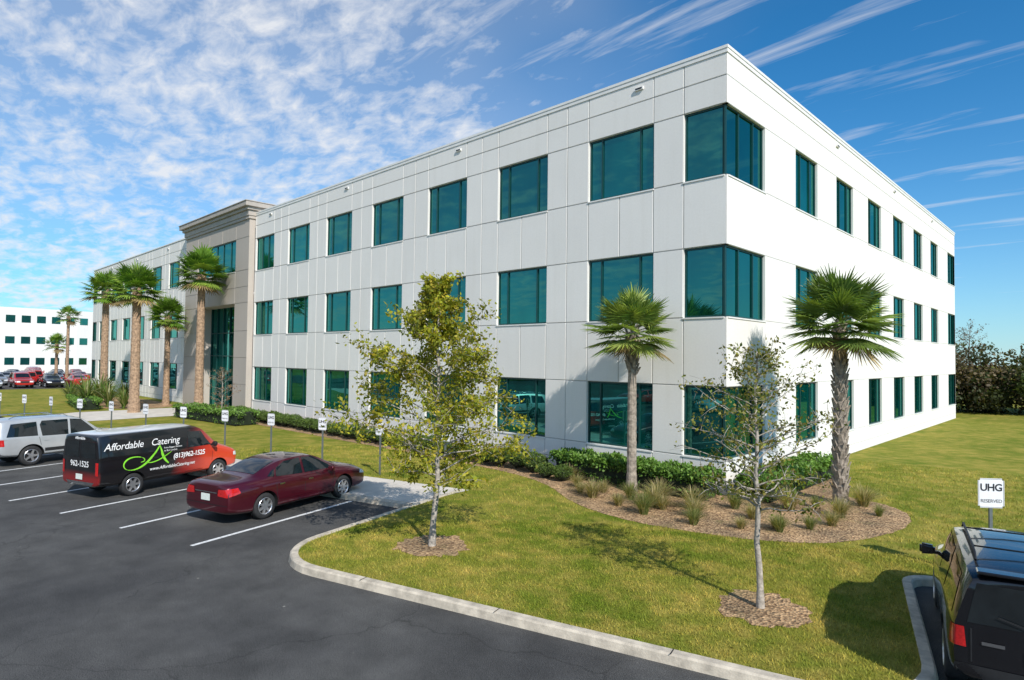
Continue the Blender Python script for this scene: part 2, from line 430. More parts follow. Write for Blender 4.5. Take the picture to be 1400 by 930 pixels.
o = new_obj('kerb_joint', mb.mesh('kerb_joint'), mats=(DARK,)); o["kind"] = 'structure'
mb = MB()
for i in range(20):
    a = -10.0 - 1.8 * i
    p = [L2W(a, -6.2), L2W(a + .015, -6.2), L2W(a + .015, -3.75), L2W(a, -3.75)]
    mb.quad(*[(q[0], q[1], .010) for q in p])
o = new_obj('walk_joint', mb.mesh('walk_joint'), mats=(CONC,)); o["kind"] = 'structure'
mb = MB()
for i in range(14):
    a = -10.2 - 2.95 * i
    p = [L2W(a - .06, -11.9), L2W(a + .06, -11.9), L2W(a + .06, -6.5), L2W(a - .06, -6.5)]
    mb.quad(*[(q[0], q[1], ZL + .004) for q in p])
for i in range(6):
    a = 7.6 + 2.95 * i
    p = [L2W(a - .06, -11.9), L2W(a + .06, -11.9), L2W(a + .06, -6.1), L2W(a - .06, -6.1)]
    mb.quad(*[(q[0], q[1], ZL + .004) for q in p])
o = new_obj('stall_markings', mb.mesh('stall_markings'), mats=(STRIPE,)); o["kind"] = 'structure'
def smooth_poly(pts, it=2, jit=.04):
    for _ in range(it):
        q = []
        for i in range(len(pts)):
            a = pts[i]; b = pts[(i + 1) % len(pts)]
            q += [(a[0] * .75 + b[0] * .25, a[1] * .75 + b[1] * .25), (a[0] * .25 + b[0] * .75, a[1] * .25 + b[1] * .75)]
        pts = q
    return [(x + random.uniform(-jit, jit), y + random.uniform(-jit, jit)) for x, y in pts]
BED = [(-36, -2.5), (-20, -2.3), (-8, -2.2), (-5.2, -2.9), (-2.9, -4.5), (-.8, -5.1), (1.5, -4.8), (3.2, -4.1), (4.4, -3.0), (5.1, -.9), (5.1, 1.1), (4.2, 2.5), (2.6, 2.8), (2.0, 4.0), (1.8, 7), (1.0, 8.0), (-.5, 8.0), (-.5, .5), (-36, .5)]
BEDS = smooth_poly(BED, 3, .035)
sheet('mulch_bed', BEDS, .008, MULCH)
def disc(cx, cy, rx, n=40):
    return [(cx + (rx + random.uniform(-.14, .14)) * math.cos(t), cy + (rx + random.uniform(-.14, .14)) * math.sin(t)) for t in np.linspace(0, 2 * math.pi, n, endpoint=False)]
T1 = (-2.38, -10.34); T2 = (4.56, -8.38)
D1 = disc(*T1, .85); D2 = disc(*T2, .8)
sheet('mulch_ring', D1, .008, MULCH); sheet('mulch_ring', D2, .008, MULCH)
BED2 = [(-64, -3), (-62, -6), (-54, -7), (-47, -6.5), (-46.8, -1), (-60, -1)]
sheet('mulch_bed', smooth_poly(BED2), .008, MULCH)
sheet('entry_walk', [(-46.3, -.5), (-39.4, -.5), (-38.5, -9), (-38.0, -14.0), (-42, -14.2), (-46, -9)], .016, WALK)
sheet('far_parking_lot', [(-150, -45), (-84, -45), (-84, 30), (-150, 30)], .014, ASPH)

def inpoly(P, poly):
    x, y = P[:, 0], P[:, 1]; ins = np.zeros(len(P), bool); n = len(poly); j = n - 1
    for i in range(n):
        xi, yi = poly[i]; xj, yj = poly[j]
        c = ((yi > y) != (yj > y)) & (x < (xj - xi) * (y - yi) / (yj - yi + 1e-12) + xi)
        ins ^= c; j = i
    return ins
LAWNW = [L2W(*p) for p in KERB] + [L2W(60, 130), L2W(-95, 130), L2W(-95, -3.75)]
def blades(n, dmin, dmax, size, seed):
    rg = np.random.default_rng(seed)
    ang = rg.uniform(-.76, .76, n * 2)
    d = np.sqrt(rg.uniform(dmin ** 2, dmax ** 2, n * 2))
    x = CP.x + d * (f.x * np.cos(ang) + r.x * np.sin(ang)); y = CP.y + d * (f.y * np.cos(ang) + r.y * np.sin(ang))
    P = np.stack([x, y], 1)
    k = inpoly(P, LAWNW) & ~inpoly(P, BEDS) & ~inpoly(P, D1) & ~inpoly(P, D2) & ~((x < 0.3) & (y > -.3))
    P = P[k][:n]; m = len(P)
    h = size * rg.uniform(.5, 1.25, m); th = rg.uniform(0, math.pi, m); wd = size * .13
    dx, dy = np.cos(th) * wd, np.sin(th) * wd
    lx, ly = rg.normal(0, .5, m) * h, rg.normal(0, .5, m) * h
    V = np.zeros((m, 3, 3)); V[:, 0] = np.stack([P[:, 0] - dx, P[:, 1] - dy, np.zeros(m)], 1)
    V[:, 1] = np.stack([P[:, 0] + dx, P[:, 1] + dy, np.zeros(m)], 1); V[:, 2] = np.stack([P[:, 0] + lx, P[:, 1] + ly, h], 1)
    br = rg.uniform(.85, 1.6, m)[:, None] * np.array([[1, 1, 1]])
    dry = rg.random(m) < .2; br[dry] *= np.array([1.3, 1.12, 1.0])
    return V, br
Va, Ca = blades(80000, 7.5, 17, .05, 1); Vb, Cb = blades(45000, 16, 32, .07, 2)
o = new_obj('grass', np_mesh('grass', np.concatenate([Va, Vb]), 3, np.concatenate([Ca, Cb])), mats=(BLADE,)); o["kind"] = 'stuff'
o["label"] = 'short green and straw coloured lawn grass blades'
o["category"] = 'grass'

# ------------------------------------------------------------------ building
G0 = 1.1446; PF = 4.75; WH = 2.41
SILL = [G0 + PF * i for i in range(3)]; HEAD = [s + WH for s in SILL]; TOP = HEAD[2] + 1.838
bld = thing('office_building', 'three-storey white stucco office building with teal windows and tan entrance', 'building')

def facade(name, mp, S, Z, holes, mat, joint=JOINT, gap=.035, dep=.022, reveal=.2, midS=()):
    V = []; Fc = []; mi = []; cl = []
    def q(a, b, c, d, m, col=1.0):
        n = len(V); V.extend([mp(*a), mp(*b), mp(*c), mp(*d)]); Fc.append((n, n + 1, n + 2, n + 3)); mi.append(m); cl.append(col)
    def ishole(s, z): return any(h[0] < s < h[1] and h[2] < z < h[3] for h in holes)
    for j in range(len(Z) - 1):
        z0, z1 = Z[j], Z[j + 1]; zc_ = (z0 + z1) / 2
        SS = [s for s in S if not (s in midS and any(h[0] <= s <= h[1] and h[2] < zc_ < h[3] for h in holes))]
        SS = [s for s in SS if not (s in midS and (z1 - z0) < 1.0)]
        for i in range(len(SS) - 1):
            s0, s1 = SS[i], SS[i + 1]
            if ishole((s0 + s1) / 2, zc_): continue
            c = 1.0 - random.uniform(0, .04); g = gap / 2; b = .008
            q((s0, z0, -dep), (s1, z0, -dep), (s1, z1, -dep), (s0, z1, -dep), 1)
            a0, a1, b0, b1 = s0 + g, s1 - g, z0 + g, z1 - g
            q((a0 + b, b0 + b, 0), (a1 - b, b0 + b, 0), (a1 - b, b1 - b, 0), (a0 + b, b1 - b, 0), 0, c)
            o4 = [(a0, b0), (a1, b0), (a1, b1), (a0, b1)]; i4 = [(a0 + b, b0 + b), (a1 - b, b0 + b), (a1 - b, b1 - b), (a0 + b, b1 - b)]
            for k in range(4):
                k2 = (k + 1) % 4
                q((*o4[k], -dep), (*o4[k2], -dep), (*i4[k2], 0), (*i4[k], 0), 0, c)
    for (s0, s1, z0, z1) in holes:
        c4 = [(s0, z0), (s1, z0), (s1, z1), (s0, z1)]
        for k in range(4):
            k2 = (k + 1) % 4
            if s0 <= .001 and k == 3: continue
            q((*c4[k], -dep), (*c4[k2], -dep), (*c4[k2], -reveal), (*c4[k], -reveal), 0)
    me = pydata(name, V, Fc); me.polygons.foreach_set('material_index', mi)
    a = me.color_attributes.new('Col', 'FLOAT_COLOR', 'CORNER')
    arr = np.ones((len(Fc), 4, 4), np.float32); arr[:, :, :3] = np.array(cl, np.float32)[:, None, None]
    a.data.foreach_set('color', arr.reshape(-1))
    return new_obj(name, me, bld, mats=(mat, joint))

hol = []; S = [0.0, 1.58]; mid = []; WX = []
for k in range(7):
    s1 = 5.7295 + 5.1045 * k; s0 = s1 - 2.9392
    WX.append((s0, s1)); S += [s0, s1, s1 + 1.083]; mid.append((s0 + s1) / 2)
S = [s for s in S if s < 36.55] + mid + [36.55]
S = sorted(set(S))
ZZ = [0, .42, SILL[0], HEAD[0], SILL[1], HEAD[1], SILL[2], HEAD[2], HEAD[2] + .95, TOP]
for zi in range(3):
    hol.append((0, 1.58, SILL[zi], HEAD[zi]))
    for s0, s1 in WX: hol.append((s0, min(s1, 36.34), SILL[zi], HEAD[zi]))
facade('wall', lambda s, z, d: (-s, -d, z), S, ZZ, hol, WHITE, midS=tuple(mid))
XE = 84.5; CX2 = 84.0
WX2 = sorted([(CX2 - s1, CX2 - s0) for s0, s1 in WX[:6]])
S2 = [49.8]; mid2 = []; hol2 = []
for s0, s1 in WX2: S2 += [s0, s1, s0 - 1.083]; mid2.append((s0 + s1) / 2)
S2 = sorted(set([s for s in S2 if s >= 49.8] + mid2 + [82.6, XE]))
for zi in range(3):
    for s0, s1 in WX2: hol2.append((s0, s1, SILL[zi], HEAD[zi]))
    hol2.append((82.6, XE, SILL[zi], HEAD[zi]))
facade('wall', lambda s, z, d: (-s, -d, z), S2, ZZ, hol2, WHITE, midS=tuple(mid2))
DY = 41.28
WR = [(6.2451 + 5.1671 * k, 6.2451 + 5.1671 * k + 2.5963) for k in range(6)]
S3 = [0, 3.18]; hol3 = []
for s0, s1 in WR: S3 += [s0, s1]
S3 += [38.31, DY]
for zi in range(3):
    hol3.append((0, 3.18, SILL[zi], HEAD[zi])); hol3.append((38.31, DY, SILL[zi], HEAD[zi]))
    for s0, s1 in WR: hol3.append((s0, s1, SILL[zi], HEAD[zi]))
facade('wall', lambda s, z, d: (d, s, z), S3, ZZ, hol3, WHITE, gap=.02, dep=.010)
mb = MB()
mb.quad((-XE, 0, 0), (-XE, DY, 0), (-XE, DY, TOP), (-XE, 0, TOP)); mb.quad((-XE, DY, 0), (0, DY, 0), (0, DY, TOP), (-XE, DY, TOP))
mb.quad((-XE, .35, TOP), (0 - .35, .35, TOP), (-.35, .35, TOP - .9), (-XE, .35, TOP - .9))
new_obj('wall', mb.mesh('wall'), bld, mats=(TRIM,))
mb = MB(); mb.box(-XE + .3, -.3, .3, DY - .3, TOP - 1.0, TOP - .9)
new_obj('roof', mb.mesh('roof'), bld, mats=(ROOFM,))
mb = MB()
mb.box(-36.6, .05, -.05, .4, TOP + .002, TOP + .10); mb.box(-XE - .05, -49.8, -.05, .4, TOP + .002, TOP + .10)
mb.box(-.4, .05, .4, DY + .05, TOP + .002, TOP + .10); mb.box(-XE - .05, -XE + .4, .4, DY, TOP + .002, TOP + .10); mb.box(-XE + .4, -.4, DY - .4, DY + .05, TOP + .002, TOP + .10)
mb.box(-36.6, .03, -.03, -.0, TOP - .14, TOP); mb.box(-.0, .03, 0, DY, TOP - .14, TOP)
mb.box(-49.8, -36.6, .2, .4, TOP + .002, TOP + .1)
new_obj('coping', mb.mesh('coping'), bld, mats=(TRIM,))

def win_mesh(wd, ht, mull, fr=.065, rec=.13):
    mb = MB(); y0, y1 = rec - .03, rec + .03
    mb.box(0, fr, y0, y1, 0, ht); mb.box(wd - fr, wd, y0, y1, 0, ht)
    mb.box(fr, wd - fr, y0, y1, 0, fr); mb.box(fr, wd - fr, y0, y1, ht - fr, ht)
    for m in mull: mb.box(m - .03, m + .03, y0 - .012, y1, fr, ht - fr)
    fm = mb.mesh('frame')
    mb = MB(); mb.quad((fr * .5, rec + .012, fr * .5), (wd - fr * .5, rec + .012, fr * .5), (wd - fr * .5, rec + .012, ht - fr * .5), (fr * .5, rec + .012, ht - fr * .5))
    mb.quad((0, .195, 0), (wd, .195, 0), (wd, .195, ht), (0, .195, ht), 1)
    gm = mb.mesh('window')
    mb = MB(); mb.box(-.02, wd + .02, -.03, rec - .035, -.05, -.002)
    sm = mb.mesh('sill')
    fm.materials.append(FRAME); gm.materials.append(WGLASS); gm.materials.append(DARK); sm.materials.append(TRIM)
    return gm, fm, sm
WINM = {}
def window(key, wd, ht, mull, loc, rz, sill=True, name='window'):
    if key not in WINM: WINM[key] = win_mesh(wd, ht, mull)
    gm, fm, sm = WINM[key]
    g_ = bpy.data.objects.new(name, gm); link(g_); g_.parent = bld; g_.location = loc; g_.rotation_euler = (0, 0, rz)
    a = bpy.data.objects.new('frame', fm); link(a); a.parent = g_
    if sill:
        b = bpy.data.objects.new('sill', sm); link(b); b.parent = g_
H90 = math.pi / 2
for zi in range(3):
    z = SILL[zi]
    for s0, s1 in WX:
        if s1 > 36.34: window('Lc', 36.34 - s0, WH, (.9, 1.9), (-36.34, 0, z), 0)
        else: window('L', s1 - s0, WH, (.60, 2.34), (-s1, 0, z), 0)
    for s0, s1 in WX2: window('L', s1 - s0, WH, (.60, 2.34), (-s1, 0, z), 0)
    for s0, s1 in WR: window('R', s1 - s0, WH, (.75, 1.85), (0, s0, z), H90)
    window('C1', 1.58 - .1, WH, (), (-1.58, 0, z), 0); window('C2', 3.18 - .1, WH, (1.0, 2.2), (0, .1, z), H90)
    window('E', DY - 38.31, WH, (1.5,), (0, 38.31, z), H90)
    window('F', XE - 82.6, WH, (.9,), (-XE, 0, z), 0)
mb = MB()
for zi in range(3): mb.box(-.16, -.09, .09, .16, SILL[zi], HEAD[zi])
new_obj('corner_mullion', mb.mesh('corner_mullion'), bld, mats=(FRAME,))
mb = MB()
for zi in range(3):
    mb.quad((-.2, 0, SILL[zi] - .002), (0, 0, SILL[zi] - .002), (0, .2, SILL[zi] - .002), (-.2, .2, SILL[zi] - .002))
    mb.quad((-.2, 0, HEAD[zi] + .002), (0, 0, HEAD[zi] + .002), (0, .2, HEAD[zi] + .002), (-.2, .2, HEAD[zi] + .002))
new_obj('corner_soffit', mb.mesh('corner_soffit'), bld, mats=(TRIM,))
mb = MB(); mb.box(-.18, .18, -.07, -.001, -.05, .05); mb.box(-.14, .14, -.075, -.071, -.03, .03, 1); sc = mb.mesh('scupper'); sc.materials.append(TRIM); sc.materials.append(DARK)
for x in (-3.4, -13.6, -23.8, -34.0, -56, -66, -76):
    o = bpy.data.objects.new('scupper', sc); link(o); o.parent = bld; o.location = (x, 0, TOP - .40)
for y in (11.5, 22, 32.5):
    o = bpy.data.objects.new('scupper', sc); link(o); o.parent = bld; o.location = (0, y, TOP - .40); o.rotation_euler = (0, 0, H90)

BR, BL, BF = -36.6, -49.75, -.42; OZ = 8.3; GY = .9
bs = BR - BL
facade('portico_wall', lambda s, z, d: (BR - s, BF - d, z), [0, 2.4, 5.05, 7.7, 10.3, bs], [0, 2.2, 4.2, 6.2, OZ, 9.5, 10.75, 13.2, 14.5],
       [(2.4, 10.3, 0, OZ), (2.4, 10.3, 10.75, 13.2)], TAN, joint=TRIMT, reveal=.3)
mb = MB()
mb.quad((BR, BF, 0), (BR, 0, 0), (BR, 0, 14.5), (BR, BF, 14.5)); mb.quad((BL, 0, 0), (BL, BF, 0), (BL, BF, 14.5), (BL, 0, 14.5))
mb.quad((BR, 0, TOP - 1), (BR, 4, TOP - 1), (BR, 4, 14.5), (BR, 0, 14.5))
RX0, RX1 = BR - 2.4, BR - 10.3
mb.quad((RX0, BF + .3, 0), (RX0, GY + .1, 0), (RX0, GY + .1, OZ), (RX0, BF + .3, OZ)); mb.quad((RX1, GY + .1, 0), (RX1, BF + .3, 0), (RX1, BF + .3, OZ), (RX1, GY + .1, OZ))
mb.quad((RX0, BF + .3, OZ), (RX0, GY + .1, OZ), (RX1, GY + .1, OZ), (RX1, BF + .3, OZ))
me = mb.mesh('portico_return')
a = me.color_attributes.new('Col', 'FLOAT_COLOR', 'CORNER'); a.data.foreach_set('color', np.ones(len(me.loops) * 4, np.float32))
new_obj('portico_return', me, bld, mats=(TAN,))
mb = MB()
for z0, z1, o_ in ((14.5, 14.72, .10), (14.72, 15.12, .16), (15.12, 15.35, .30), (15.35, 15.68, .50), (15.68, 15.76, .55)):
    mb.box(BL - o_, BR + o_, BF - o_, 4.0 + o_, z0, z1 - .002)
new_obj('cornice', mb.mesh('cornice', .02), bld, mats=(TRIMT,))
window('B3', 7.9, 2.45, (1.1, 2.65, 4.0, 5.3, 6.8), (RX1, BF, 10.75), 0)
mb = MB(); mb.quad((RX1, GY, 0), (RX0, GY, 0), (RX0, GY, OZ), (RX1, GY, OZ))
g_ = new_obj('entrance_glass', mb.mesh('entrance_glass'), bld, mats=(WGLASS,))
mb = MB()
for i in range(7):
    x = RX1 + 7.9 * i / 6; mb.box(max(x - .04, RX1 + .001), min(x + .04, RX0 - .001), GY - .1, GY - .01, 0, OZ - .003)
for z in (2.6, 4.3, 6.2): mb.box(RX1 + .05, RX0 - .05, GY - .09, GY - .015, z - .04, z + .04)
new_obj('frame', mb.mesh('frame'), g_, mats=(FRAME,))
for dx_ in (0, 1.05):
    mb = MB(); x = RX1 + 3.0 + dx_; y0, y1 = GY - .2, GY - .11
    mb.box(x, x + .08, y0, y1, .02, 2.4); mb.box(x + .92, x + 1.0, y0, y1, .02, 2.4); mb.box(x + .08, x + .92, y0, y1, .02, .2); mb.box(x + .08, x + .92, y0, y1, 2.3, 2.4)
    d_ = new_obj('door', mb.mesh('door'), bld, mats=(FRAME,))
    mb = MB(); mb.box(x + .2, x + .8, y0 - .06, y0 - .03, 1.0, 1.05); new_obj('handle', mb.mesh('handle'), d_, mats=(CHROME,))

# ------------------------------------------------------------------ vegetation
def leaf_quads(P, size, aspect, rg, up=.0, droop=0.):
    n = len(P)
    d = rg.normal(size=(n, 3)); d[:, 2] -= droop; d /= np.linalg.norm(d, axis=1)[:, None]
    q = rg.normal(size=(n, 3)); q[:, 2] *= (1 - up); s = np.cross(d, q); s /= np.linalg.norm(s, axis=1)[:, None] + 1e-9
    L = (size * rg.uniform(.6, 1.3, n))[:, None]; W_ = L * aspect
    V = np.zeros((n, 4, 3)); V[:, 0] = P; V[:, 1] = P + d * L * .5 + s * W_ * .5; V[:, 2] = P + d * L; V[:, 3] = P + d * L * .5 - s * W_ * .5
    return V
def leaf_cols(n, pal, rg, clump=None):
    pal = np.array(pal); i = rg.integers(0, len(pal), n); t = rg.random(n)[:, None]
    j = rg.integers(0, len(pal), n); c = pal[i] * t + pal[j] * (1 - t)
    c = c * rg.uniform(.7, 1.25, n)[:, None]
    if clump is not None: c = c * clump[:, None]
    return c

def young_tree(name, label, loc, H, prof, nbr, twigs, lpt, lsize, pal, seed, zb, rtrunk, lean=.0, sub=.33, skip=0., bark=None):
    rg = np.random.default_rng(seed); rnd = random.Random(seed)
    root = thing(name, label, 'tree', loc=(*loc, 0))
    vs, fs = [], []
    n = 12; tp = []; x = y = 0
    for i in range(n + 1):
        z = H * .96 * i / n; tp.append((x, y, z - (.05 if i == 0 else 0))); x += rnd.uniform(-.045, .045) + lean * .05; y += rnd.uniform(-.045, .045)
    def tpos(z):
        k = min(int(z / (H * .96) * n), n - 1); t = z / (H * .96) * n - k
        return Vector(tp[k]).lerp(Vector(tp[k + 1]), min(t, 1))
    tube(vs, fs, tp, [rtrunk * (1.35 if i == 0 else 1) * (1 - .9 * i / n) + .008 for i in range(n + 1)], 8)
    pts = []; cl = []
    for b in range(nbr):
        t = (b + rnd.random()) / nbr; z0 = zb + (H * .93 - zb) * t ** 1.05
        R = np.interp(z0, [p[0] for p in prof], [p[1] for p in prof]) * rnd.uniform(.65, 1.2)
        az = b * 2.399 + rnd.uniform(-.5, .5); el = rnd.uniform(.3, .75) + .3 * t
        base = tpos(z0); m = 5; bp = []; dirv = Vector((math.cos(az), math.sin(az), 0))
        for i in range(m + 1):
            q = i / m; bp.append(base + dirv * R * q + Vector((0, 0, R * math.tan(el) * q * (.75 if q < .5 else .7) - .08 * R * q * q)) + Vector((rnd.uniform(-1, 1), rnd.uniform(-1, 1), rnd.uniform(-1, 1))) * .04 * (i > 0))
        r0 = max(.010, rtrunk * .36 * (1 - t * .7)); tube(vs, fs, bp, [r0 * (1 - .8 * i / m) for i in range(m + 1)], 5)
        for tw in range(twigs):
            q = .25 + .75 * (tw + rnd.random()) / twigs; k = min(int(q * m), m - 1); s = bp[k].lerp(bp[k + 1], q * m - k)
            dv = (Vector((rnd.gauss(0, 1), rnd.gauss(0, 1), rnd.gauss(.35, .7))).normalized() + dirv * .5).normalized()
            ln = sub * rnd.uniform(.5, 1.4) * (R + .5) * .6
            e = s + dv * ln; tube(vs, fs, [s, s.lerp(e, .5) + Vector((0, 0, .03)), e], [r0 * .3 + .002, r0 * .2 + .002, .003], 4)
            if rnd.random() < skip: continue
            bright = rnd.uniform(.55, 1.25)
            nn = int(lpt * rnd.uniform(.5, 1.4))
            for _ in range(nn):
                qq = rnd.random() ** .7; p = s.lerp(e, qq) + Vector((rnd.gauss(0, 1), rnd.gauss(0, 1), rnd.gauss(0, 1))) * (.05 + .055 * ln)
                pts.append(p); cl.append(bright)
    me = pydata('trunk', vs, fs, True); new_obj('trunk', me, root, mats=(bark or BARK,))
    P = np.array([tuple(p) for p in pts]); V = leaf_quads(P, lsize, .55, rg)
    new_obj('crown', np_mesh('crown', V, 4, leaf_cols(len(P), pal, rg, np.array(cl))), root, mats=(LEAF,))
    return root
OAK = [(.27, .30, .025), (.40, .38, .03), (.18, .22, .025), (.46, .36, .04), (.33, .34, .03)]
young_tree('oak_tree', 'young oak tree with yellow-green leaves in a mulch ring', T1, 6.5,
           [(1.5, 1.6), (2.2, 2.05), (3.0, 2.1), (3.7, 1.75), (4.5, 1.15), (5.5, .5), (6.5, .12)], 56, 10, 36, .105, OAK, 5, 1.45, .068, sub=.38, skip=.10)
young_tree('oak_tree', 'slender sparse young oak tree with few leaves in mulch ring', T2, 4.8,
           [(1.6, .9), (2.3, 1.25), (3.1, 1.2), (3.8, .85), (4.4, .4), (5, .15)], 48, 6, 16, .075, [(.17, .20, .035), (.27, .26, .045), (.3, .24, .07), (.12, .15, .025)], 9, 1.7, .058, skip=.12)

def fan_crown(rg, nleaf, pet, fan, nseg, zc_, pal, droop=.6, elmin=-1.0, segw=.05):
    V = []; C = []
    for i in range(nleaf):
        t = (i + .5) / nleaf
        el = elmin + (1.4 - elmin) * t + rg.normal(0, .1); az = i * 2.39996 + rg.normal(0, .2)
        d = np.array([math.cos(az) * math.cos(el), math.sin(az) * math.cos(el), math.sin(el)])
        side = np.array([-math.sin(az), math.cos(az), 0]); upv = np.cross(d, side) * -1.0
        if upv[2] < 0: upv = -upv
        pl = pet * rg.uniform(.75, 1.2); base = np.array([0, 0, zc_]) + d * .08
        tip = base + d * pl - np.array([0, 0, .05 * pl * (1.2 - el)])
        col = np.array(pal[rg.integers(0, len(pal))]) * rg.uniform(.75, 1.25)
        if t < .05: col = np.array([.26, .19, .10]) * rg.uniform(.7, 1.2)
        wv = side * .018
        V.append([base - wv, base + wv, tip + wv * .6, tip - wv * .6]); C.append(col * np.array([1.2, 1.2, 1.0]))
        fl = fan * rg.uniform(.8, 1.12)
        for k in range(nseg):
            q = -1 + 2 * (k + .5) / nseg; an = q * 2.0
            sd = d * math.cos(an) + side * math.sin(an) - upv * .22 * abs(q)
            sd /= np.linalg.norm(sd)
            ln = fl * (1 - .25 * abs(q)) * rg.uniform(.85, 1.12)
            m1 = tip + sd * ln * .55 - np.array([0, 0, .03 * ln]); dr = droop * ln * rg.uniform(.3, 1.2)
            e = tip + sd * ln - np.array([0, 0, dr * .55]); per = np.cross(sd, upv); per /= np.linalg.norm(per) + 1e-9
            wv = per * segw * .5 * ln + upv * .012 * (1 if k % 2 else -1)
            V.append([tip, m1 - wv, m1 + wv, tip + per * .004]); V.append([m1 - wv, e - wv * .12, e + wv * .12, m1 + wv])
            cc_ = col * rg.uniform(.85, 1.15); C.append(cc_); C.append(cc_ * (np.array([1.35, 1.35, 1.1]) if rg.random() < .35 else 1))
    return np.array(V), np.array(C)

def palm(label, loc, hc, rt, pet, fan, nleaf, nseg, pal, seed, boots='top', bark=PALMBARK, lean=(0, 0), group=None, segw=.075, elmin=-1.05, taper=.8, droop=.6):
    rg = np.random.default_rng(seed); rnd = random.Random(seed)
    root = thing('palm_tree', label, 'palm tree', loc=(*loc, 0), group=group)
    vs, fs = [], []; n = 40; pts = []; rad = []
    for i in range(n + 1):
        t = i / n; pts.append((lean[0] * t * t, lean[1] * t * t, hc * t - (.05 if i == 0 else 0)))
        rr = rt * (1.25 - .25 * min(1, t * 8)) * (1 - (1 - taper) * t) * (1 + .03 * (-1) ** i); rad.append(rr)
    tube(vs, fs, pts, rad, 12)
    zs = {'all': (.25, hc), 'top': (hc - 1.4, hc), 'none': (hc - .9, hc)}[boots]
    nb = int((zs[1] - zs[0]) * 26)
    for i in range(nb):
        z = zs[0] + (zs[1] - zs[0]) * i / nb; a = i * 2.39996; t = z / hc
        c = Vector((lean[0] * t * t, lean[1] * t * t, z)); dv = Vector((math.cos(a), math.sin(a), 0)); sd_ = Vector((-dv.y, dv.x, 0))
        r0 = rt * .9 * (1 - (1 - taper) * t); ln = rnd.uniform(.16, .28) * (1.0 if boots == 'all' else 1.3)
        out = rnd.uniform(.05, .11) * (1 + (.8 if boots == 'top' else 0)); wb = rt * .42
        p0 = c + dv * r0 * .85; p1 = c + dv * (r0 + out) + Vector((0, 0, ln))
        k = len(vs); skew = sd_ * rnd.uniform(-.06, .06)
        vs += [p0 - sd_ * wb, p0 + sd_ * wb, p1 + sd_ * wb * .5 + skew, p1 - sd_ * wb * .5 + skew, p0 + dv * .05 - sd_ * wb * .8 - Vector((0, 0, .03)), p0 + dv * .05 + sd_ * wb * .8 - Vector((0, 0, .03)), p1 + dv * .03 + sd_ * wb * .45 + skew, p1 + dv * .03 - sd_ * wb * .45 + skew]
        for q in ((0, 1, 2, 3), (4, 7, 6, 5), (0, 4, 5, 1), (1, 5, 6, 2), (2, 6, 7, 3), (3, 7, 4, 0)): fs.append(tuple(k + j for j in q))
    me = pydata('trunk', vs, fs); new_obj('trunk', me, root, mats=(bark,))
    V, C = fan_crown(rg, nleaf, pet, fan, nseg, hc, pal, segw=segw, elmin=elmin, droop=droop)
    V[:, :, 0] += lean[0]; V[:, :, 1] += lean[1]
    new_obj('crown', np_mesh('crown', V, 4, C), root, mats=(PLEAF,))
    return root
PG = [(.15, .22, .05), (.20, .27, .06), (.11, .17, .04), (.24, .29, .07)]
palm('cabbage palm with smooth grey trunk in mulch bed', (-2.49, -1.76), 5.35, .165, .72, .82, 58, 36, PG, 21, 'top', group='cabbage palms by the building corner', segw=.06, droop=.22, elmin=-.62)
palm('cabbage palm with criss-cross boots on its trunk', (2.98, 1.61), 5.6, .20, .85, .95, 64, 38, PG, 22, 'all', group='cabbage palms by the building corner', segw=.06, droop=.24, elmin=-.66)
PG2 = [(.12, .22, .03), (.16, .28, .04), (.09, .17, .025), (.2, .29, .05)]
g2 = 'tall palms before the entrance'
palm('tall fan palm with thick brown trunk near entrance', (-59.2, -4.3), 10.2, .34, 1.05, 1.15, 54, 22, PG2, 31, 'none', PALMBARK2, group=g2, segw=.12, elmin=-.6, droop=.3)
palm('tall fan palm with thick orange-brown trunk in bed', (-43.6, -5.8), 9.2, .36, 1.05, 1.15, 56, 22, PG2, 32, 'none', PALMBARK2, group=g2, segw=.12, elmin=-.6, droop=.3)
palm('shorter fan palm with brown trunk by the wall', (-49.3, -1.9), 7.6, .26, .9, 1.0, 48, 22, PG2, 33, 'none', PALMBARK2, group=g2, segw=.12, elmin=-.6, droop=.3)
palm('tallest fan palm beside the entrance portico', (-40.8, -2.2), 10.5, .32, 1.05, 1.15, 56, 22, PG2, 34, 'none', PALMBARK2, group=g2, segw=.12, elmin=-.6, droop=.3)
g3 = 'distant palms beyond the far parking lot'
palm('distant palm tree beside the far white building', (-97, -.3), 9.5, .22, .9, .9, 36, 14, PG2, 35, 'none', PALMBARK2, group=g3, segw=.14, droop=.4, elmin=-.6)
palm('distant palm tree beside the far white building', (-99, -1.2), 5.6, .22, .9, .9, 36, 14, PG2, 36, 'none', PALMBARK2, group=g3, segw=.14, droop=.4, elmin=-.6)

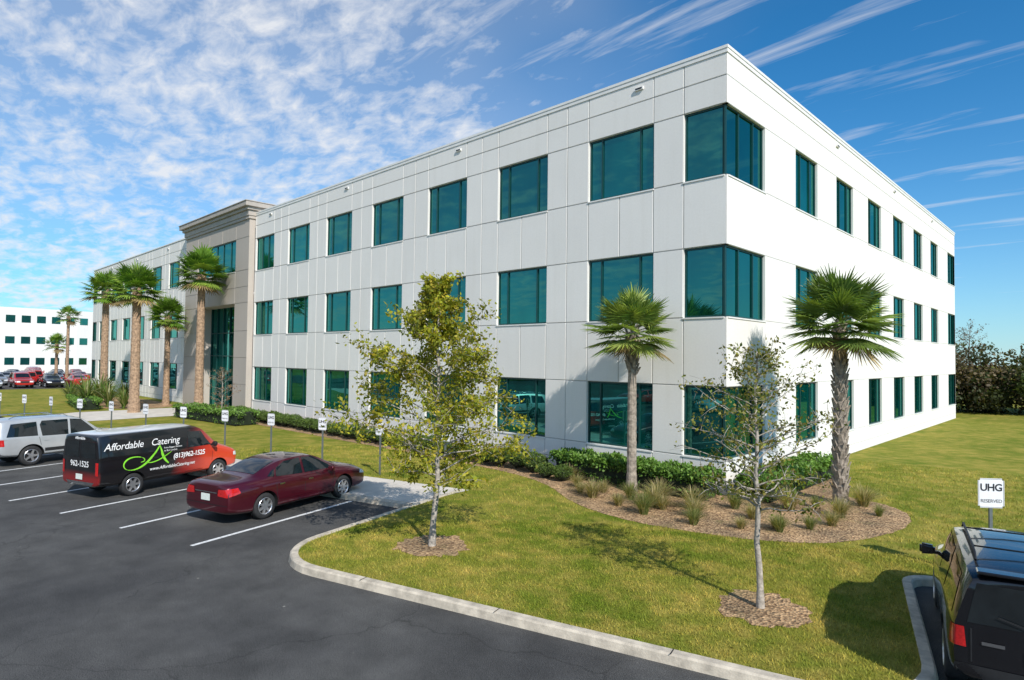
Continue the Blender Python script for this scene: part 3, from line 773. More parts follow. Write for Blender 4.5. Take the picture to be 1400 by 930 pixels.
def bush_mesh(rx, ry, rz, n, lsize, pal, seed, box=False, wob=.12):
    rg = np.random.default_rng(seed)
    d = rg.normal(size=(n, 3)); d[:, 2] = np.abs(d[:, 2]) * 1.0 - .15; d /= np.linalg.norm(d, axis=1)[:, None]
    if box:
        p = np.sign(d) * np.abs(d) ** .32; d = p / np.maximum(1e-6, np.max(np.abs(p), axis=1))[:, None] * .98
        d[:, 0] = rg.uniform(-1, 1, n)
        d[:, 1] *= np.where(np.abs(d[:, 0]) > .93, .8, 1)
    wv = 1 + wob * (np.sin(d[:, 0] * rx * 5 + seed) * np.cos(d[:, 1] * ry * 6) + .5 * np.sin(d[:, 2] * 9 + d[:, 0] * rx * 9)) + rg.normal(0, .045, n)
    P = np.stack([d[:, 0] * rx * (wv if not box else 1), d[:, 1] * ry * wv, rz * .48 + d[:, 2] * rz * .52 * wv], 1); P[:, 2] = np.maximum(P[:, 2], .02)
    V = leaf_quads(P, lsize, .6, rg)
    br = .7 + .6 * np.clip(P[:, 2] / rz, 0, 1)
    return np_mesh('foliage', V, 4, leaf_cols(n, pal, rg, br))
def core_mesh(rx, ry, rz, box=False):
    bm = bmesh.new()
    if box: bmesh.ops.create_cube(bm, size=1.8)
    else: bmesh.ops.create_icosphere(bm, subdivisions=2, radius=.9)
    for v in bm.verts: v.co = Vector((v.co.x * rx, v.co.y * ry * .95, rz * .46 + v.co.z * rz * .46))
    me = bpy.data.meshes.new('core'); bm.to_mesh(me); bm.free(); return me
HG = [(.06, .10, .02), (.09, .14, .025), (.05, .085, .018), (.12, .17, .035)]
GG = 'clipped round shrubs along the facade'
shr = thing('round_shrub', 'low clipped round green shrub in mulch by wall', 'shrub', (-7.0, -1.6, 0), 0, GG)
new_obj('foliage', bush_mesh(.5, .48, .72, 1700, .075, HG, 3), shr, mats=(HLEAF,)); new_obj('shade_core', core_mesh(.46, .44, .66), shr, mats=(DARKCORE,))  # solid dark core, its colour stands in for shade inside the shrub
x = -8.0
while x > -35.5:
    copy_thing(shr, (x, -1.55 + random.uniform(-.12, .12), 0), random.uniform(0, 6), random.uniform(.8, 1.12)); x -= random.uniform(.82, .98)
for x_ in (-6.0, -5.2): copy_thing(shr, (x_, -2.1, 0), random.uniform(0, 6), .75)
def hedge(label, cx, cy, rx, ry, h, n, rz, seed):
    t = thing('hedge', label, 'hedge', (cx, cy, 0), rz)
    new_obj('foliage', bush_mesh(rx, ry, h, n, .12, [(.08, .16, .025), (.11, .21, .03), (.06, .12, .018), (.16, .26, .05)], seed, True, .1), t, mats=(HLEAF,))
    new_obj('shade_core', core_mesh(rx, ry, h, True), t, mats=(DARKCORE,))  # near-black box core imitates the shade between the hedge leaves
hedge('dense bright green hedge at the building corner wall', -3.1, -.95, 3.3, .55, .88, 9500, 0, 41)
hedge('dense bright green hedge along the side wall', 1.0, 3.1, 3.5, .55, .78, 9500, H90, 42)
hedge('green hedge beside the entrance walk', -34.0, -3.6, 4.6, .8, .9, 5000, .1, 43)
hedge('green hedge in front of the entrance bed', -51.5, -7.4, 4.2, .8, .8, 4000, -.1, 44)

def tuft_mesh(n, h, spread, wd, pal, seed, seg=3):
    rg = np.random.default_rng(seed); V = []; C = []
    for i in range(n):
        az = rg.uniform(0, 6.283); sp_ = spread * rg.uniform(.15, 1); hh = h * rg.uniform(.6, 1.1); b = np.array([math.cos(az), math.sin(az), 0]) * .09 * rg.random()
        dv = np.array([math.cos(az), math.sin(az), 0]); sd_ = np.array([-dv[1], dv[0], 0]) * wd * .5
        col = np.array(pal[rg.integers(0, len(pal))]) * rg.uniform(.75, 1.2)
        prev = b
        for k in range(seg):
            t1 = (k + 1) / seg; p = b + dv * sp_ * t1 ** 1.5 + np.array([0, 0, hh * (t1 * 1.35 - .6 * t1 * t1 * (sp_ / spread + .2))])
            w0 = 1 - k / seg * .6; w1 = 1 - (k + 1) / seg * .85
            V.append([prev - sd_ * w0, prev + sd_ * w0, p + sd_ * w1, p - sd_ * w1]); C.append(col); prev = p
    return np_mesh('blades', np.array(V), 4, np.array(C))
GT = 'ornamental grass tufts in the mulch bed'
tf = thing('grass_tuft', 'dry tan ornamental grass tuft in mulch bed', 'grass tuft', (-4.2, -2.5, 0), 0, GT)
new_obj('blades', tuft_mesh(340, .42, .50, .013, [(.40, .33, .15), (.48, .39, .21), (.30, .27, .10), (.20, .21, .07)], 5), tf, mats=(LEAF,))
tf2 = thing('grass_tuft', 'greener ornamental grass tuft in mulch bed', 'grass tuft', (1.0, -4.1, 0), 0, GT)
new_obj('blades', tuft_mesh(300, .46, .44, .013, [(.18, .22, .06), (.26, .27, .09), (.14, .18, .05), (.34, .30, .13)], 15), tf2, mats=(LEAF,))
kk_ = 0
for (x_, y_) in [(-3.5, -3.1), (-2.6, -3.4), (-2.0, -2.9), (-1.6, -3.9), (-.9, -3.3), (-.3, -4.0), (-.1, -2.6), (.7, -3.2), (.9, -1.6), (1.7, -2.4), (2.6, -2.9), (3.3, -2.1), (3.9, -1.3), (3.7, -.1), (4.2, .6), (2.1, -.3), (3.4, 1.9), (2.4, .6), (-4.9, -1.9), (1.9, -3.6), (3.1, -3.2), (-3.0, -2.4), (-1.2, -2.3), (1.3, -.9), (-.4, -3.2)]:
    kk_ += 1
    copy_thing(tf2 if kk_ % 3 == 0 else tf, (x_ + random.uniform(-.25, .25), y_ + random.uniform(-.2, .2), 0), random.uniform(0, 6), random.uniform(.65, 1.6))
GS = 'spiky arching plants in the entrance bed'
sg = thing('spiky_plant', 'large arching spiky green plant in entrance bed', 'plant', (-50, -6, 0), 0, GS)
new_obj('blades', tuft_mesh(90, 1.9, 1.6, .13, [(.11, .18, .04), (.16, .23, .05), (.08, .14, .03), (.25, .25, .09)], 6, 5), sg, mats=(PLEAF,))
for (x_, y_, s) in [(-52.5, -7, 1.1), (-55, -5.5, 1.2), (-57, -7.2, 1.0), (-60.5, -5.5, 1.1), (-47.5, -5.5, .8), (-53.5, -4, 1.0), (-62, -3.5, 1.2)]:
    copy_thing(sg, (x_, y_, 0), random.uniform(0, 6), s)
young_tree('small_tree', 'small leafless multi-stem tree against the facade', (-12.3, -3.6), 1.9, [(.3, .4), (1, .5), (1.9, .3)], 16, 4, 3, .06, [(.2, .12, .07), (.15, .12, .05)], 13, .25, .03)
young_tree('small_tree', 'small reddish bare tree by the entrance corner', (-33.8, -3.2), 3.4, [(.5, .7), (1.8, 1.0), (3.4, .4)], 26, 5, 6, .09, [(.3, .15, .08), (.25, .17, .07)], 14, .5, .04)

def woods(name, label, centers, pal, lsize, per, seed):
    rg = np.random.default_rng(seed); VV = []; CC = []
    for (cx, cy, cz, rr) in centers:
        n = int(per * rr); d = rg.normal(size=(n, 3)); d /= np.linalg.norm(d, axis=1)[:, None]
        rad = rr * (1 + .25 * np.sin(d[:, 0] * 4 + cx) * np.cos(d[:, 1] * 5 + cy)) * rg.uniform(.55, 1.08, n)
        P = np.array([cx, cy, cz]) + d * rad[:, None] * np.array([1, 1, .95]); P[:, 2] = np.maximum(P[:, 2], .05)
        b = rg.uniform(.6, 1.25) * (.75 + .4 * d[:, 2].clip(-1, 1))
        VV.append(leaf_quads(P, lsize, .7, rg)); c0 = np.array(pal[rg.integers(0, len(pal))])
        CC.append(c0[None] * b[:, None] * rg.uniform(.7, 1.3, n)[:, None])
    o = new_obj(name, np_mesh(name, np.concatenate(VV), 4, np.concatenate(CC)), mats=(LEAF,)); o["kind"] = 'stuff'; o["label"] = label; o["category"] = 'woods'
rnd = random.Random(3); cs = []
for i in range(280):
    x = rnd.uniform(-10, 16) if i < 215 else rnd.uniform(14, 45)
    dpt = rnd.uniform(0, 9); y = 46.5 + max(x, -3) * .35 + dpt; rr = rnd.uniform(.9, 1.8)
    z = rnd.uniform(.7, 3.9 + dpt * .24); cs.append((x, y, z, rr))
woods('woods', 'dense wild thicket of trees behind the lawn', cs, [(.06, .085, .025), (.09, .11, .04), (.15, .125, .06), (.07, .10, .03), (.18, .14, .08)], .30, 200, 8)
cs = []
for i in range(60):
    x = rnd.uniform(-110, 40); cs.append((x, -78 + rnd.uniform(-4, 4), rnd.uniform(2, 6), rnd.uniform(2.5, 4)))
woods('woods', 'row of trees across the parking lot', cs, [(.04, .06, .02), (.06, .075, .025)], .9, 60, 9)
cs = []
for i in range(90):
    x = rnd.uniform(-420, -190); cs.append((x, 40 + rnd.uniform(-150, 120), rnd.uniform(2, 4), rnd.uniform(3, 5)))
woods('woods', 'far tree line on the horizon', cs, [(.05, .07, .03), (.07, .085, .035)], 1.2, 60, 10)
BROWNB = varied('brown_bark', (.16, .12, .085), .3, 10, .95, bstr=.4)
young_tree('bare_tree', 'bare branching tree rising above the thicket', (-.5, 50.5), 8.0, [(3, 1.2), (5, 1.9), (7, 1.4), (8, .4)], 34, 10, 4, .13, [(.2, .13, .08)], 15, 3.0, .09, bark=BROWNB)
young_tree('far_tree', 'round green tree before the far white building', (-121, -12), 6.0, [(1, 1.5), (3, 2.2), (5, 1.6), (6, .6)], 40, 8, 14, .45, [(.07, .11, .03), (.09, .13, .04)], 16, 1.2, .12)

# ------------------------------------------------------------------ far building
fb = thing('far_building', 'distant white three-storey curved office building with square windows', 'building')
pl = []
for i in range(9):
    t = i / 8; pl.append((-152 + 10 * math.sin(t * math.pi) * 1.0 - 8 * t, -52 + 100 * t))
V = []; Fc = []
for i, (x, y) in enumerate(pl): V += [(x, y, 0), (x, y, 13.2)]
for i in range(8): Fc.append((2 * i, 2 * i + 2, 2 * i + 3, 2 * i + 1))
nb = len(V); V += [(-185, 48, 0), (-185, 48, 13.2), (-185, -52, 0), (-185, -52, 13.2)]
Fc += [(16, nb, nb + 1, 17), (nb, nb + 2, nb + 3, nb + 1), (nb + 2, 0, 1, nb + 3)]
Fc.append(tuple([2 * i + 1 for i in range(9)] + [nb + 1, nb + 3]))
me = pydata('wall', V, Fc); a = me.color_attributes.new('Col', 'FLOAT_COLOR', 'CORNER'); a.data.foreach_set('color', np.ones(len(me.loops) * 4, np.float32))
new_obj('wall', me, fb, mats=(WHITE,))
mb = MB(); mb.box(0, 1.5, -.05, .05, 0, 1.4); fw = mb.mesh('window'); fw.materials.append(WGLASS)
cnt = 0
for i in range(2, 7):
    p0, p1 = Vector(pl[i]), Vector(pl[i + 1]); dv = (p1 - p0); L = dv.length; dv.normalize(); rz = math.atan2(dv.y, dv.x)
    for k in range(5):
        for fl in range(3):
            if cnt >= 99: break
            p = p0 + dv * (L * (k + .2) / 5)
            o = bpy.data.objects.new('window', fw); link(o); o.parent = fb; o.location = (p.x, p.y, 1.9 + fl * 4.2); o.rotation_euler = (0, 0, rz); cnt += 1

# ------------------------------------------------------------------ vehicles
def ring(st):
    x, w_, zb, zm, ze, Fy, Fz, Gy, Gz, Hz = st
    half = [(w_ * .80, zb), (w_ * .97, zb + .08), (w_, zm), (w_ * .975, ze), (Fy, Fz), (Gy, Gz)]
    return [(x, 0, zb)] + [(x, y, z) for y, z in half] + [(x, 0, Hz)] + [(x, -y, z) for y, z in reversed(half)]
def loft_body(stations, arches, wr, wy, mats):
    bm = bmesh.new(); rings = []
    for st in stations: rings.append([bm.verts.new(p) for p in ring(st)])
    n = 14
    for a, b in zip(rings[:-1], rings[1:]):
        for k in range(n): bm.faces.new((a[k], a[(k + 1) % n], b[(k + 1) % n], b[k]))
    for rg_, flip in ((rings[0], True), (rings[-1], False)):
        for k in range(0, 7):
            i0, i1 = k, k + 1; j0, j1 = (n - k) % n, n - k - 1
            vs = [rg_[i0], rg_[i1], rg_[j1], rg_[j0]]
            u_ = []
            for v in vs:
                if v not in u_: u_.append(v)
            bm.faces.new(u_)
    bmesh.ops.recalc_face_normals(bm, faces=bm.faces[:])
    cr = bm.edges.layers.float.get('crease_edge') or bm.edges.layers.float.new('crease_edge')
    bm.verts.index_update()
    for e in bm.edges:
        i, j = e.verts[0].index, e.verts[1].index
        if abs(i - j) == 14 and (i % 14) in (2, 12, 4, 10, 5, 9, 6, 8, 1, 13): e[cr] = {4: .35, 10: .35, 5: .45, 9: .45, 6: .5, 8: .5}.get(i % 14, .4)
        if i // 14 == j // 14 and i // 14 in (0, len(rings) - 1): e[cr] = .45
    me = bpy.data.meshes.new('cage'); bm.to_mesh(me); bm.free()
    for p in me.polygons: p.use_smooth = True
    o = bpy.data.objects.new('cage', me); link(o)
    for m in mats: me.materials.append(m)
    s = o.modifiers.new('s', 'SUBSURF'); s.levels = 2; s.render_levels = 2
    bm = bmesh.new()
    for ax in arches:
        for sd_ in (1, -1):
            r_ = bmesh.ops.create_cone(bm, cap_ends=True, segments=40, radius1=wr * 1.16, radius2=wr * 1.16, depth=.8)
            bmesh.ops.rotate(bm, verts=r_['verts'], matrix=Matrix.Rotation(math.pi / 2, 3, 'X'))
            bmesh.ops.translate(bm, verts=r_['verts'], vec=(ax, sd_ * (wy - .26 + .4), wr + .01))
    cme = bpy.data.meshes.new('cut'); bm.to_mesh(cme); bm.free()
    for m in mats: cme.materials.append(m)
    for p in cme.polygons: p.material_index = 1
    co = bpy.data.objects.new('cut', cme); link(co)
    bo = o.modifiers.new('b', 'BOOLEAN'); bo.operation = 'DIFFERENCE'; bo.object = co; bo.solver = 'EXACT'
    bpy.context.view_layer.update(); dg = bpy.context.evaluated_depsgraph_get()
    out = bpy.data.meshes.new_from_object(o.evaluated_get(dg)); out.name = 'body'
    bpy.data.objects.remove(o); bpy.data.objects.remove(co)
    for p in out.polygons: p.use_smooth = True
    out.set_sharp_from_angle(angle=math.radians(32))
    bm = bmesh.new(); bm.from_mesh(out); bv = BVHTree.FromBMesh(bm); bm.free()
    return out, bv
def project(bv, p2, mode, off):
    if mode in ('R', 'L'):
        s = -1 if mode == 'R' else 1; o_ = Vector((p2[0], s * 4, p2[1])); d = Vector((0, -s, 0))
    elif mode == 'T': o_ = Vector((p2[0], p2[1], 6)); d = Vector((0, 0, -1))
    elif mode == 'F': o_ = Vector((8, p2[0], p2[1])); d = Vector((-1, 0, 0))
    else: o_ = Vector((-8, p2[0], p2[1])); d = Vector((1, 0, 0))
    h = bv.ray_cast(o_, d)
    if h[0] is None:
        q = o_ + d * (4 if mode in 'RL' else 8); nr = bv.find_nearest(q); return nr[0] - d * off
    nn = h[1]
    if nn.dot(d) > 0: nn = -nn
    return h[0] + nn * off
def patch(bv, polys, mode, off=.006, cuts=4):
    bm = bmesh.new()
    for pl_ in polys:
        bm.faces.new([bm.verts.new((p[0], p[1], 0)) for p in pl_])
    bmesh.ops.triangulate(bm, faces=bm.faces[:])
    if cuts: bmesh.ops.subdivide_edges(bm, edges=bm.edges[:], cuts=cuts, use_grid_fill=True)
    for v in bm.verts: v.co = project(bv, (v.co.x, v.co.y), mode, off)
    me = bpy.data.meshes.new('patch'); bm.to_mesh(me); bm.free()
    for p in me.polygons: p.use_smooth = True
    return me
def strips(path, wd=.014, closed=False):
    out = []; n = len(path)
    for i in range(n if closed else n - 1):
        a = Vector(path[i]); b = Vector(path[(i + 1) % n]); d = (b - a)
        if d.length < 1e-5: continue
        w_ = wd if not callable(wd) else wd(i / n)
        nrm = Vector((-d.y, d.x)).normalized() * w_ * .5
        out.append([tuple(a - nrm), tuple(b - nrm), tuple(b + nrm), tuple(a + nrm)])
    return out
def wheel_meshes(R, W_, spokes):
    prof = [(R * .64, W_ / 2 - .015), (R * .70, W_ / 2), (R * .9, W_ / 2 + .005), (R * .97, W_ / 2 - .02), (R, W_ / 2 - .05), (R, -W_ / 2 + .05), (R * .97, -W_ / 2 + .02), (R * .7, -W_ / 2), (R * .64, -W_ / 2 + .015)]
    V = []; Fc = []; S_ = 36
    for k in range(S_):
        a = 2 * math.pi * k / S_
        for (rr, y) in prof: V.append((rr * math.cos(a), y, rr * math.sin(a)))
    m = len(prof)
    for k in range(S_):
        k2 = (k + 1) % S_
        for j in range(m - 1): Fc.append((k * m + j, k * m + j + 1, k2 * m + j + 1, k2 * m + j))
    ty = pydata('tyre', V, Fc, True); ty.materials.append(RUBBER)
    V = []; Fc = []
    prof = [(R * .655, -W_ / 2 + .012), (R * .62, -W_ / 2 + .002), (R * .58, -W_ / 2 + .02), (R * .57, -W_ / 2 + .09)]
    m = len(prof)
    for k in range(S_):
        a = 2 * math.pi * k / S_
        for (rr, y) in prof: V.append((rr * math.cos(a), y, rr * math.sin(a)))
    for k in range(S_):
        k2 = (k + 1) % S_
        for j in range(m - 1): Fc.append((k * m + j, k * m + j + 1, k2 * m + j + 1, k2 * m + j))
    yf = -W_ / 2 + .02
    for s in range(spokes):
        a = 2 * math.pi * s / spokes; c, sn = math.cos(a), math.sin(a)
        def P_(rr, t, y): return (rr * c - t * sn, y, rr * sn + t * c)
        n = len(V); w0, w1 = R * .12, R * .075
        V += [P_(R * .08, -w0, yf - .01), P_(R * .08, w0, yf - .01), P_(R * .6, w1, yf), P_(R * .6, -w1, yf), P_(R * .08, -w0, yf + .04), P_(R * .08, w0, yf + .04), P_(R * .6, w1, yf + .04), P_(R * .6, -w1, yf + .04)]
        for q in ((0, 1, 2, 3), (0, 4, 5, 1), (1, 5, 6, 2), (3, 2, 6, 7), (0, 3, 7, 4)): Fc.append(tuple(n + j for j in q))
    n = len(V)
    for k in range(12): a = 2 * math.pi * k / 12; V.append((R * .17 * math.cos(a), yf - .02, R * .17 * math.sin(a)))
    Fc.append(tuple(range(n, n + 12)))
    rm = pydata('rim', V, Fc); rm.materials.append(RIMM)
    V = [(R * .6 * math.cos(2 * math.pi * k / 24), -W_ / 2 + .1, R * .6 * math.sin(2 * math.pi * k / 24)) for k in range(24)]
    wm = pydata('wheel', V, [tuple(range(24))]); wm.materials.append(DARK)
    return wm, ty, rm
def textmesh(s, size, shear=0., align='LEFT', bold=0., space=1.0):
    cu = bpy.data.curves.new('t', 'FONT'); cu.body = s; cu.size = size; cu.shear = shear; cu.align_x = align; cu.offset = bold; cu.resolution_u = 3; cu.space_character = space
    o = bpy.data.objects.new('t', cu); link(o); bpy.context.view_layer.update()
    me = bpy.data.meshes.new_from_object(o.evaluated_get(bpy.context.evaluated_depsgraph_get())); bpy.data.objects.remove(o)
    return me
def project_text(bv, s, size, x0, z0, mode, off=.012, shear=0., flip=1, bold=0., align='LEFT', space=1.0):
    me = textmesh(s, size, shear, align, bold, space)
    for v in me.vertices:
        v.co = project(bv, (x0 + flip * v.co.x, z0 + v.co.y), mode, off)
    return me

def build_car(name, label, cat, spec, group=None):
    root = thing(name, label, cat, group=group)
    out, bv = loft_body(spec['st'], spec['axles'], spec['wr'], spec['wy'], (spec['paint'], DARK))
    body = new_obj('body', out, root)
    def add(nm, me, mat, par=root):
        if not me.materials: me.materials.append(mat)
        return new_obj(nm, me, par)
    for sd_ in ('R', 'L'):
        for pg in spec['side']: add('window', patch(bv, [pg], sd_), CGLASS)
        for pg in spec['doors']: add('door', patch(bv, strips(pg, .014), sd_, .003, 2), DARK)
        if spec.get('trim'): add('side_trim', patch(bv, spec['trim'], sd_, .012, 5), spec.get('trimmat', DARK))
        for (hx, hz) in spec['handles']: add('handle', patch(bv, [[(hx, hz), (hx + .17, hz), (hx + .17, hz + .035), (hx, hz + .035)]], sd_, .022, 1), spec.get('handlemat', spec['paint']))
    add('windshield', patch(bv, [spec['ws'][1]], spec['ws'][0], .006, 8), CGLASS)
    if spec.get('rw'):
        for pg in spec['rw'][1]: add('rear_window', patch(bv, [pg], spec['rw'][0], .007, 8), CGLASS)
    for s_ in (1, -1):
        for md, pg in spec['tail']: add('taillight', patch(bv, [[(p[0] * (s_ if md == 'B' else 1), p[1]) for p in pg]], md if md == 'B' else ('L' if s_ > 0 else 'R'), .010, 5), RED_L)
        for md, pg in spec['head']: add('headlight', patch(bv, [[(p[0] * (s_ if md == 'F' else 1), p[1]) for p in pg]], md if md == 'F' else ('L' if s_ > 0 else 'R'), .010, 5), CLEAR_L)
    py_ = spec.get('py', 0)
    add('license_plate', patch(bv, [[(py_ - .17, spec['pz']), (py_ + .17, spec['pz']), (py_ + .17, spec['pz'] + .17), (py_ - .17, spec['pz'] + .17)]], 'B', .02, 1), PLATEM)
    for md, pl_, mat, nm in spec.get('extra', []): add(nm, patch(bv, [pl_] if not isinstance(pl_[0][0], (tuple, list)) else pl_, md, .014, 5), mat)
    add('grille', patch(bv, [spec['grille']], 'F', .012, 4), DARK)
    wm, ty, rm = wheel_meshes(spec['wr'], spec.get('ww', .23), spec.get('spokes', 7))
    for ax in spec['axles']:
        for s_ in (1, -1):
            o = bpy.data.objects.new('wheel', wm); link(o); o.parent = root; o.location = (ax, s_ * (spec['wy'] - .12), spec['wr']); o.rotation_euler = (0, 0, math.pi if s_ > 0 else 0)
            for nm_, m_ in (('tyre', ty), ('rim', rm)):
                c = bpy.data.objects.new(nm_, m_); link(c); c.parent = o
    # mirror housing with a stub arm reaching the door
    bm = bmesh.new(); bmesh.ops.create_cube(bm, size=1)
    for v in bm.verts: v.co = Vector((v.co.x * .12, v.co.y * .22, v.co.z * (.18 if v.co.y < 0 else .14)))
    bmesh.ops.bevel(bm, geom=bm.edges[:], offset=.035, segments=3, affect='EDGES')
    r_ = bmesh.ops.create_cube(bm, size=1)
    for v in r_['verts']: v.co = Vector((v.co.x * .06, .16 + v.co.y * .22, -.04 + v.co.z * .05))
    mm = bpy.data.meshes.new('mirror'); bm.to_mesh(mm); bm.free()
    for p in mm.polygons: p.use_smooth = True
    mm.set_sharp_from_angle(angle=math.radians(40))
    mm.materials.append(spec.get('mirmat', spec['paint']))
    for s_ in (1, -1):
        o = bpy.data.objects.new('mirror', mm); link(o); o.parent = root; o.location = (spec['mir'][0], s_ * spec['mir'][1], spec['mir'][2]); o.rotation_euler = (0, 0, 0 if s_ < 0 else math.pi)
    if spec.get('rack'):
        vs, fs = [], []; x0, x1, yy, zz = spec['rack']
        for s_ in (1, -1): tube(vs, fs, [(x0, s_ * yy, zz - .07), (x0 + .15, s_ * yy, zz), (x1 - .15, s_ * yy, zz), (x1, s_ * yy, zz - .08)], [.016] * 4, 6)
        for k in range(2):
            xx = x0 + .45 + (x1 - x0 - .9) * k; tube(vs, fs, [(xx, -yy, zz), (xx, yy, zz)], [.012, .012], 6)
        me = pydata('roof_rack', vs, fs, True); add('roof_rack', me, spec.get('rackmat', DARK))
    return root, bv
def place(root, a, b, rot, z=ZL + .004, scale=1.07):
    x, y = L2W(a, b); root.location = (x, y, z); root.rotation_euler = (0, 0, TH + H90 + rot); root.scale = (scale,) * 3

sedan = dict(st=[
    (-2.48, .80, .34, .55, .78, .70, .93, .50, .985, 1.0), (-2.40, .875, .27, .55, .84, .76, 1.0, .55, 1.045, 1.06), (-2.0, .91, .22, .58, .88, .79, 1.03, .58, 1.075, 1.09),
    (-1.62, .92, .20, .60, .90, .81, 1.03, .60, 1.10, 1.12), (-1.2, .925, .20, .60, .91, .83, 1.0, .60, 1.28, 1.31), (-.78, .925, .20, .60, .92, .845, .985, .60, 1.42, 1.455),
    (-.1, .925, .20, .60, .91, .85, .975, .62, 1.455, 1.49), (.38, .925, .20, .60, .90, .85, .97, .60, 1.425, 1.465), (.85, .92, .20, .60, .89, .84, .97, .62, 1.22, 1.26),
    (1.28, .92, .20, .59, .87, .82, .96, .66, 1.01, 1.05), (1.75, .915, .21, .57, .83, .79, .91, .60, .965, 1.0), (2.15, .89, .22, .54, .76, .74, .83, .55, .88, .91),
    (2.38, .84, .25, .50, .68, .66, .74, .48, .775, .79), (2.48, .74, .30, .47, .60, .56, .66, .4, .68, .69)],
    axles=(-1.40, 1.42), wr=.335, wy=.90, paint=P_MAROON, spokes=7,
    side=[[(1.0, .985), (.88, 1.09), (.40, 1.365), (-.02, 1.395), (-.06, .995)], [(-.14, .995), (-.10, 1.395), (-.62, 1.365), (-.93, 1.235), (-1.02, 1.03)], [(-1.08, 1.035), (-.99, 1.22), (-1.12, 1.165), (-1.28, 1.06)]],
    doors=[[(1.05, .95), (1.0, .60), (.95, .28), (-.08, .28), (-.10, .97)], [(-.10, .28), (-.95, .28), (-1.05, .60), (-1.08, 1.0)]],
    handles=[(.02, .80), (-.98, .82)], handlemat=CHROME, ws=('T', [(1.22, -.62), (1.22, .62), (.42, .52), (.42, -.52)]), rw=('T', [[(-1.56, -.58), (-1.56, .58), (-.86, .50), (-.86, -.50)]]),
    tail=[('B', [(.45, .74), (.80, .72), (.80, .92), (.47, .90)]), ('S', [(-2.44, .74), (-2.15, .80), (-2.2, .93), (-2.42, .92)])],
    head=[('F', [(.42, .60), (.80, .60), (.76, .74), (.44, .70)]), ('S', [(2.44, .60), (2.1, .66), (2.15, .76), (2.40, .70)])], pz=.60,
    grille=[(-.36, .50), (.36, .50), (.38, .66), (-.38, .66)], mir=(.80, 1.0, 1.0), trim=[[(-.95, .42), (.95, .42), (.95, .455), (-.95, .455)]], trimmat=P_MAROON,
    extra=[('B', [(-.42, .80), (.42, .80), (.42, .825), (-.42, .825)], CHROME, 'trunk_trim'), ('B', strips([(-.80, .52), (.80, .52)], .012), DARK, 'bumper_seam')])
car1, bv = build_car('parked_car', 'dark maroon four-door sedan parked in a stall', 'car', sedan, 'vehicles parked facing the building')
vansp = dict(st=[
    (-2.83, .93, .46, .9, 1.22, .93, 1.3, .80, 1.93, 1.98), (-2.76, .98, .40, .9, 1.22, .975, 1.3, .86, 2.0, 2.06), (-2.0, 1.0, .38, .9, 1.22, .985, 1.3, .87, 2.01, 2.10),
    (-.5, 1.0, .36, .9, 1.22, .985, 1.3, .87, 2.01, 2.11), (.8, 1.0, .36, .9, 1.22, .98, 1.3, .86, 2.0, 2.10), (1.15, 1.0, .36, .88, 1.2, .97, 1.28, .84, 1.95, 2.04),
    (1.55, 1.0, .36, .86, 1.18, .96, 1.25, .80, 1.62, 1.70), (1.92, .99, .36, .84, 1.14, .94, 1.2, .78, 1.30, 1.36), (2.35, .98, .36, .80, 1.06, .90, 1.12, .68, 1.19, 1.23),
    (2.72, .95, .38, .74, .96, .85, 1.02, .62, 1.07, 1.10), (2.84, .88, .42, .68, .86, .78, .92, .55, .95, .97)],
    axles=(-1.62, 1.90), wr=.355, wy=.97, paint=P_VAN, spokes=6, ww=.25,
    side=[[(1.55, 1.30), (1.35, 1.52), (1.12, 1.82), (.52, 1.84), (.50, 1.30)]],
    doors=[[(1.62, 1.2), (1.55, .50), (.42, .48), (.42, 1.92)], [(.36, 1.92), (.36, .5)], [(-.95, 1.92), (-.95, .5)]],
    handles=[(.52, 1.21), (-.9, 1.1)], handlemat=DARK, ws=('F', [(-.78, 1.38), (.78, 1.38), (.70, 1.90), (-.70, 1.90)]), rw=('B', [[(-.82, 1.30), (-.06, 1.30), (-.06, 1.80), (-.74, 1.80)], [(.06, 1.30), (.82, 1.30), (.74, 1.80), (.06, 1.80)]]),
    tail=[('B', [(.80, .78), (.92, .78), (.92, 1.18), (.80, 1.18)])], head=[('F', [(.50, .78), (.82, .78), (.80, .94), (.50, .94)]), ('S', [(2.80, .78), (2.62, .80), (2.62, .92), (2.78, .92)])], pz=.62,
    grille=[(-.46, .66), (.46, .66), (.46, .92), (-.46, .92)], mir=(1.55, 1.14, 1.34), mirmat=DARK,
    extra=[('B', [(-.92, .42), (.92, .42), (.92, .56), (-.92, .56)], CHROME, 'bumper'), ('B', strips([(0, .6), (0, 1.95)], .018), DARK, 'rear_door'), ('F', [(-.85, .44), (.85, .44), (.85, .60), (-.85, .60)], DARK, 'bumper')])
vansp['st'] = [(s[0] * KX,) + s[1:] for s in vansp['st']]; vansp['axles'] = tuple(a * KX for a in vansp['axles'])
for kk in ('side', 'doors'): vansp[kk] = [[(p[0] * KX, p[1]) for p in pg] for pg in vansp[kk]]
vansp['handles'] = [(p[0] * KX, p[1]) for p in vansp['handles']]; vansp['mir'] = (vansp['mir'][0] * KX, *vansp['mir'][1:])
vansp['head'] = [(m_, [(p[0] * (KX if m_ == 'S' else 1), p[1]) for p in pg]) for m_, pg in vansp['head']]
van, vb = build_car('catering_van', 'black and red catering van with white lettering and green emblem', 'van', vansp, 'vehicles parked facing the building')
place(van, -17.66, -8.15, .05, scale=1.0)
WTXT = varied('lettering_white', (.85, .84, .82), .03, 5, .5, bstr=0); GTXT = varied('lettering_green', (.25, .70, .04), .1, 5, .5, bstr=0)
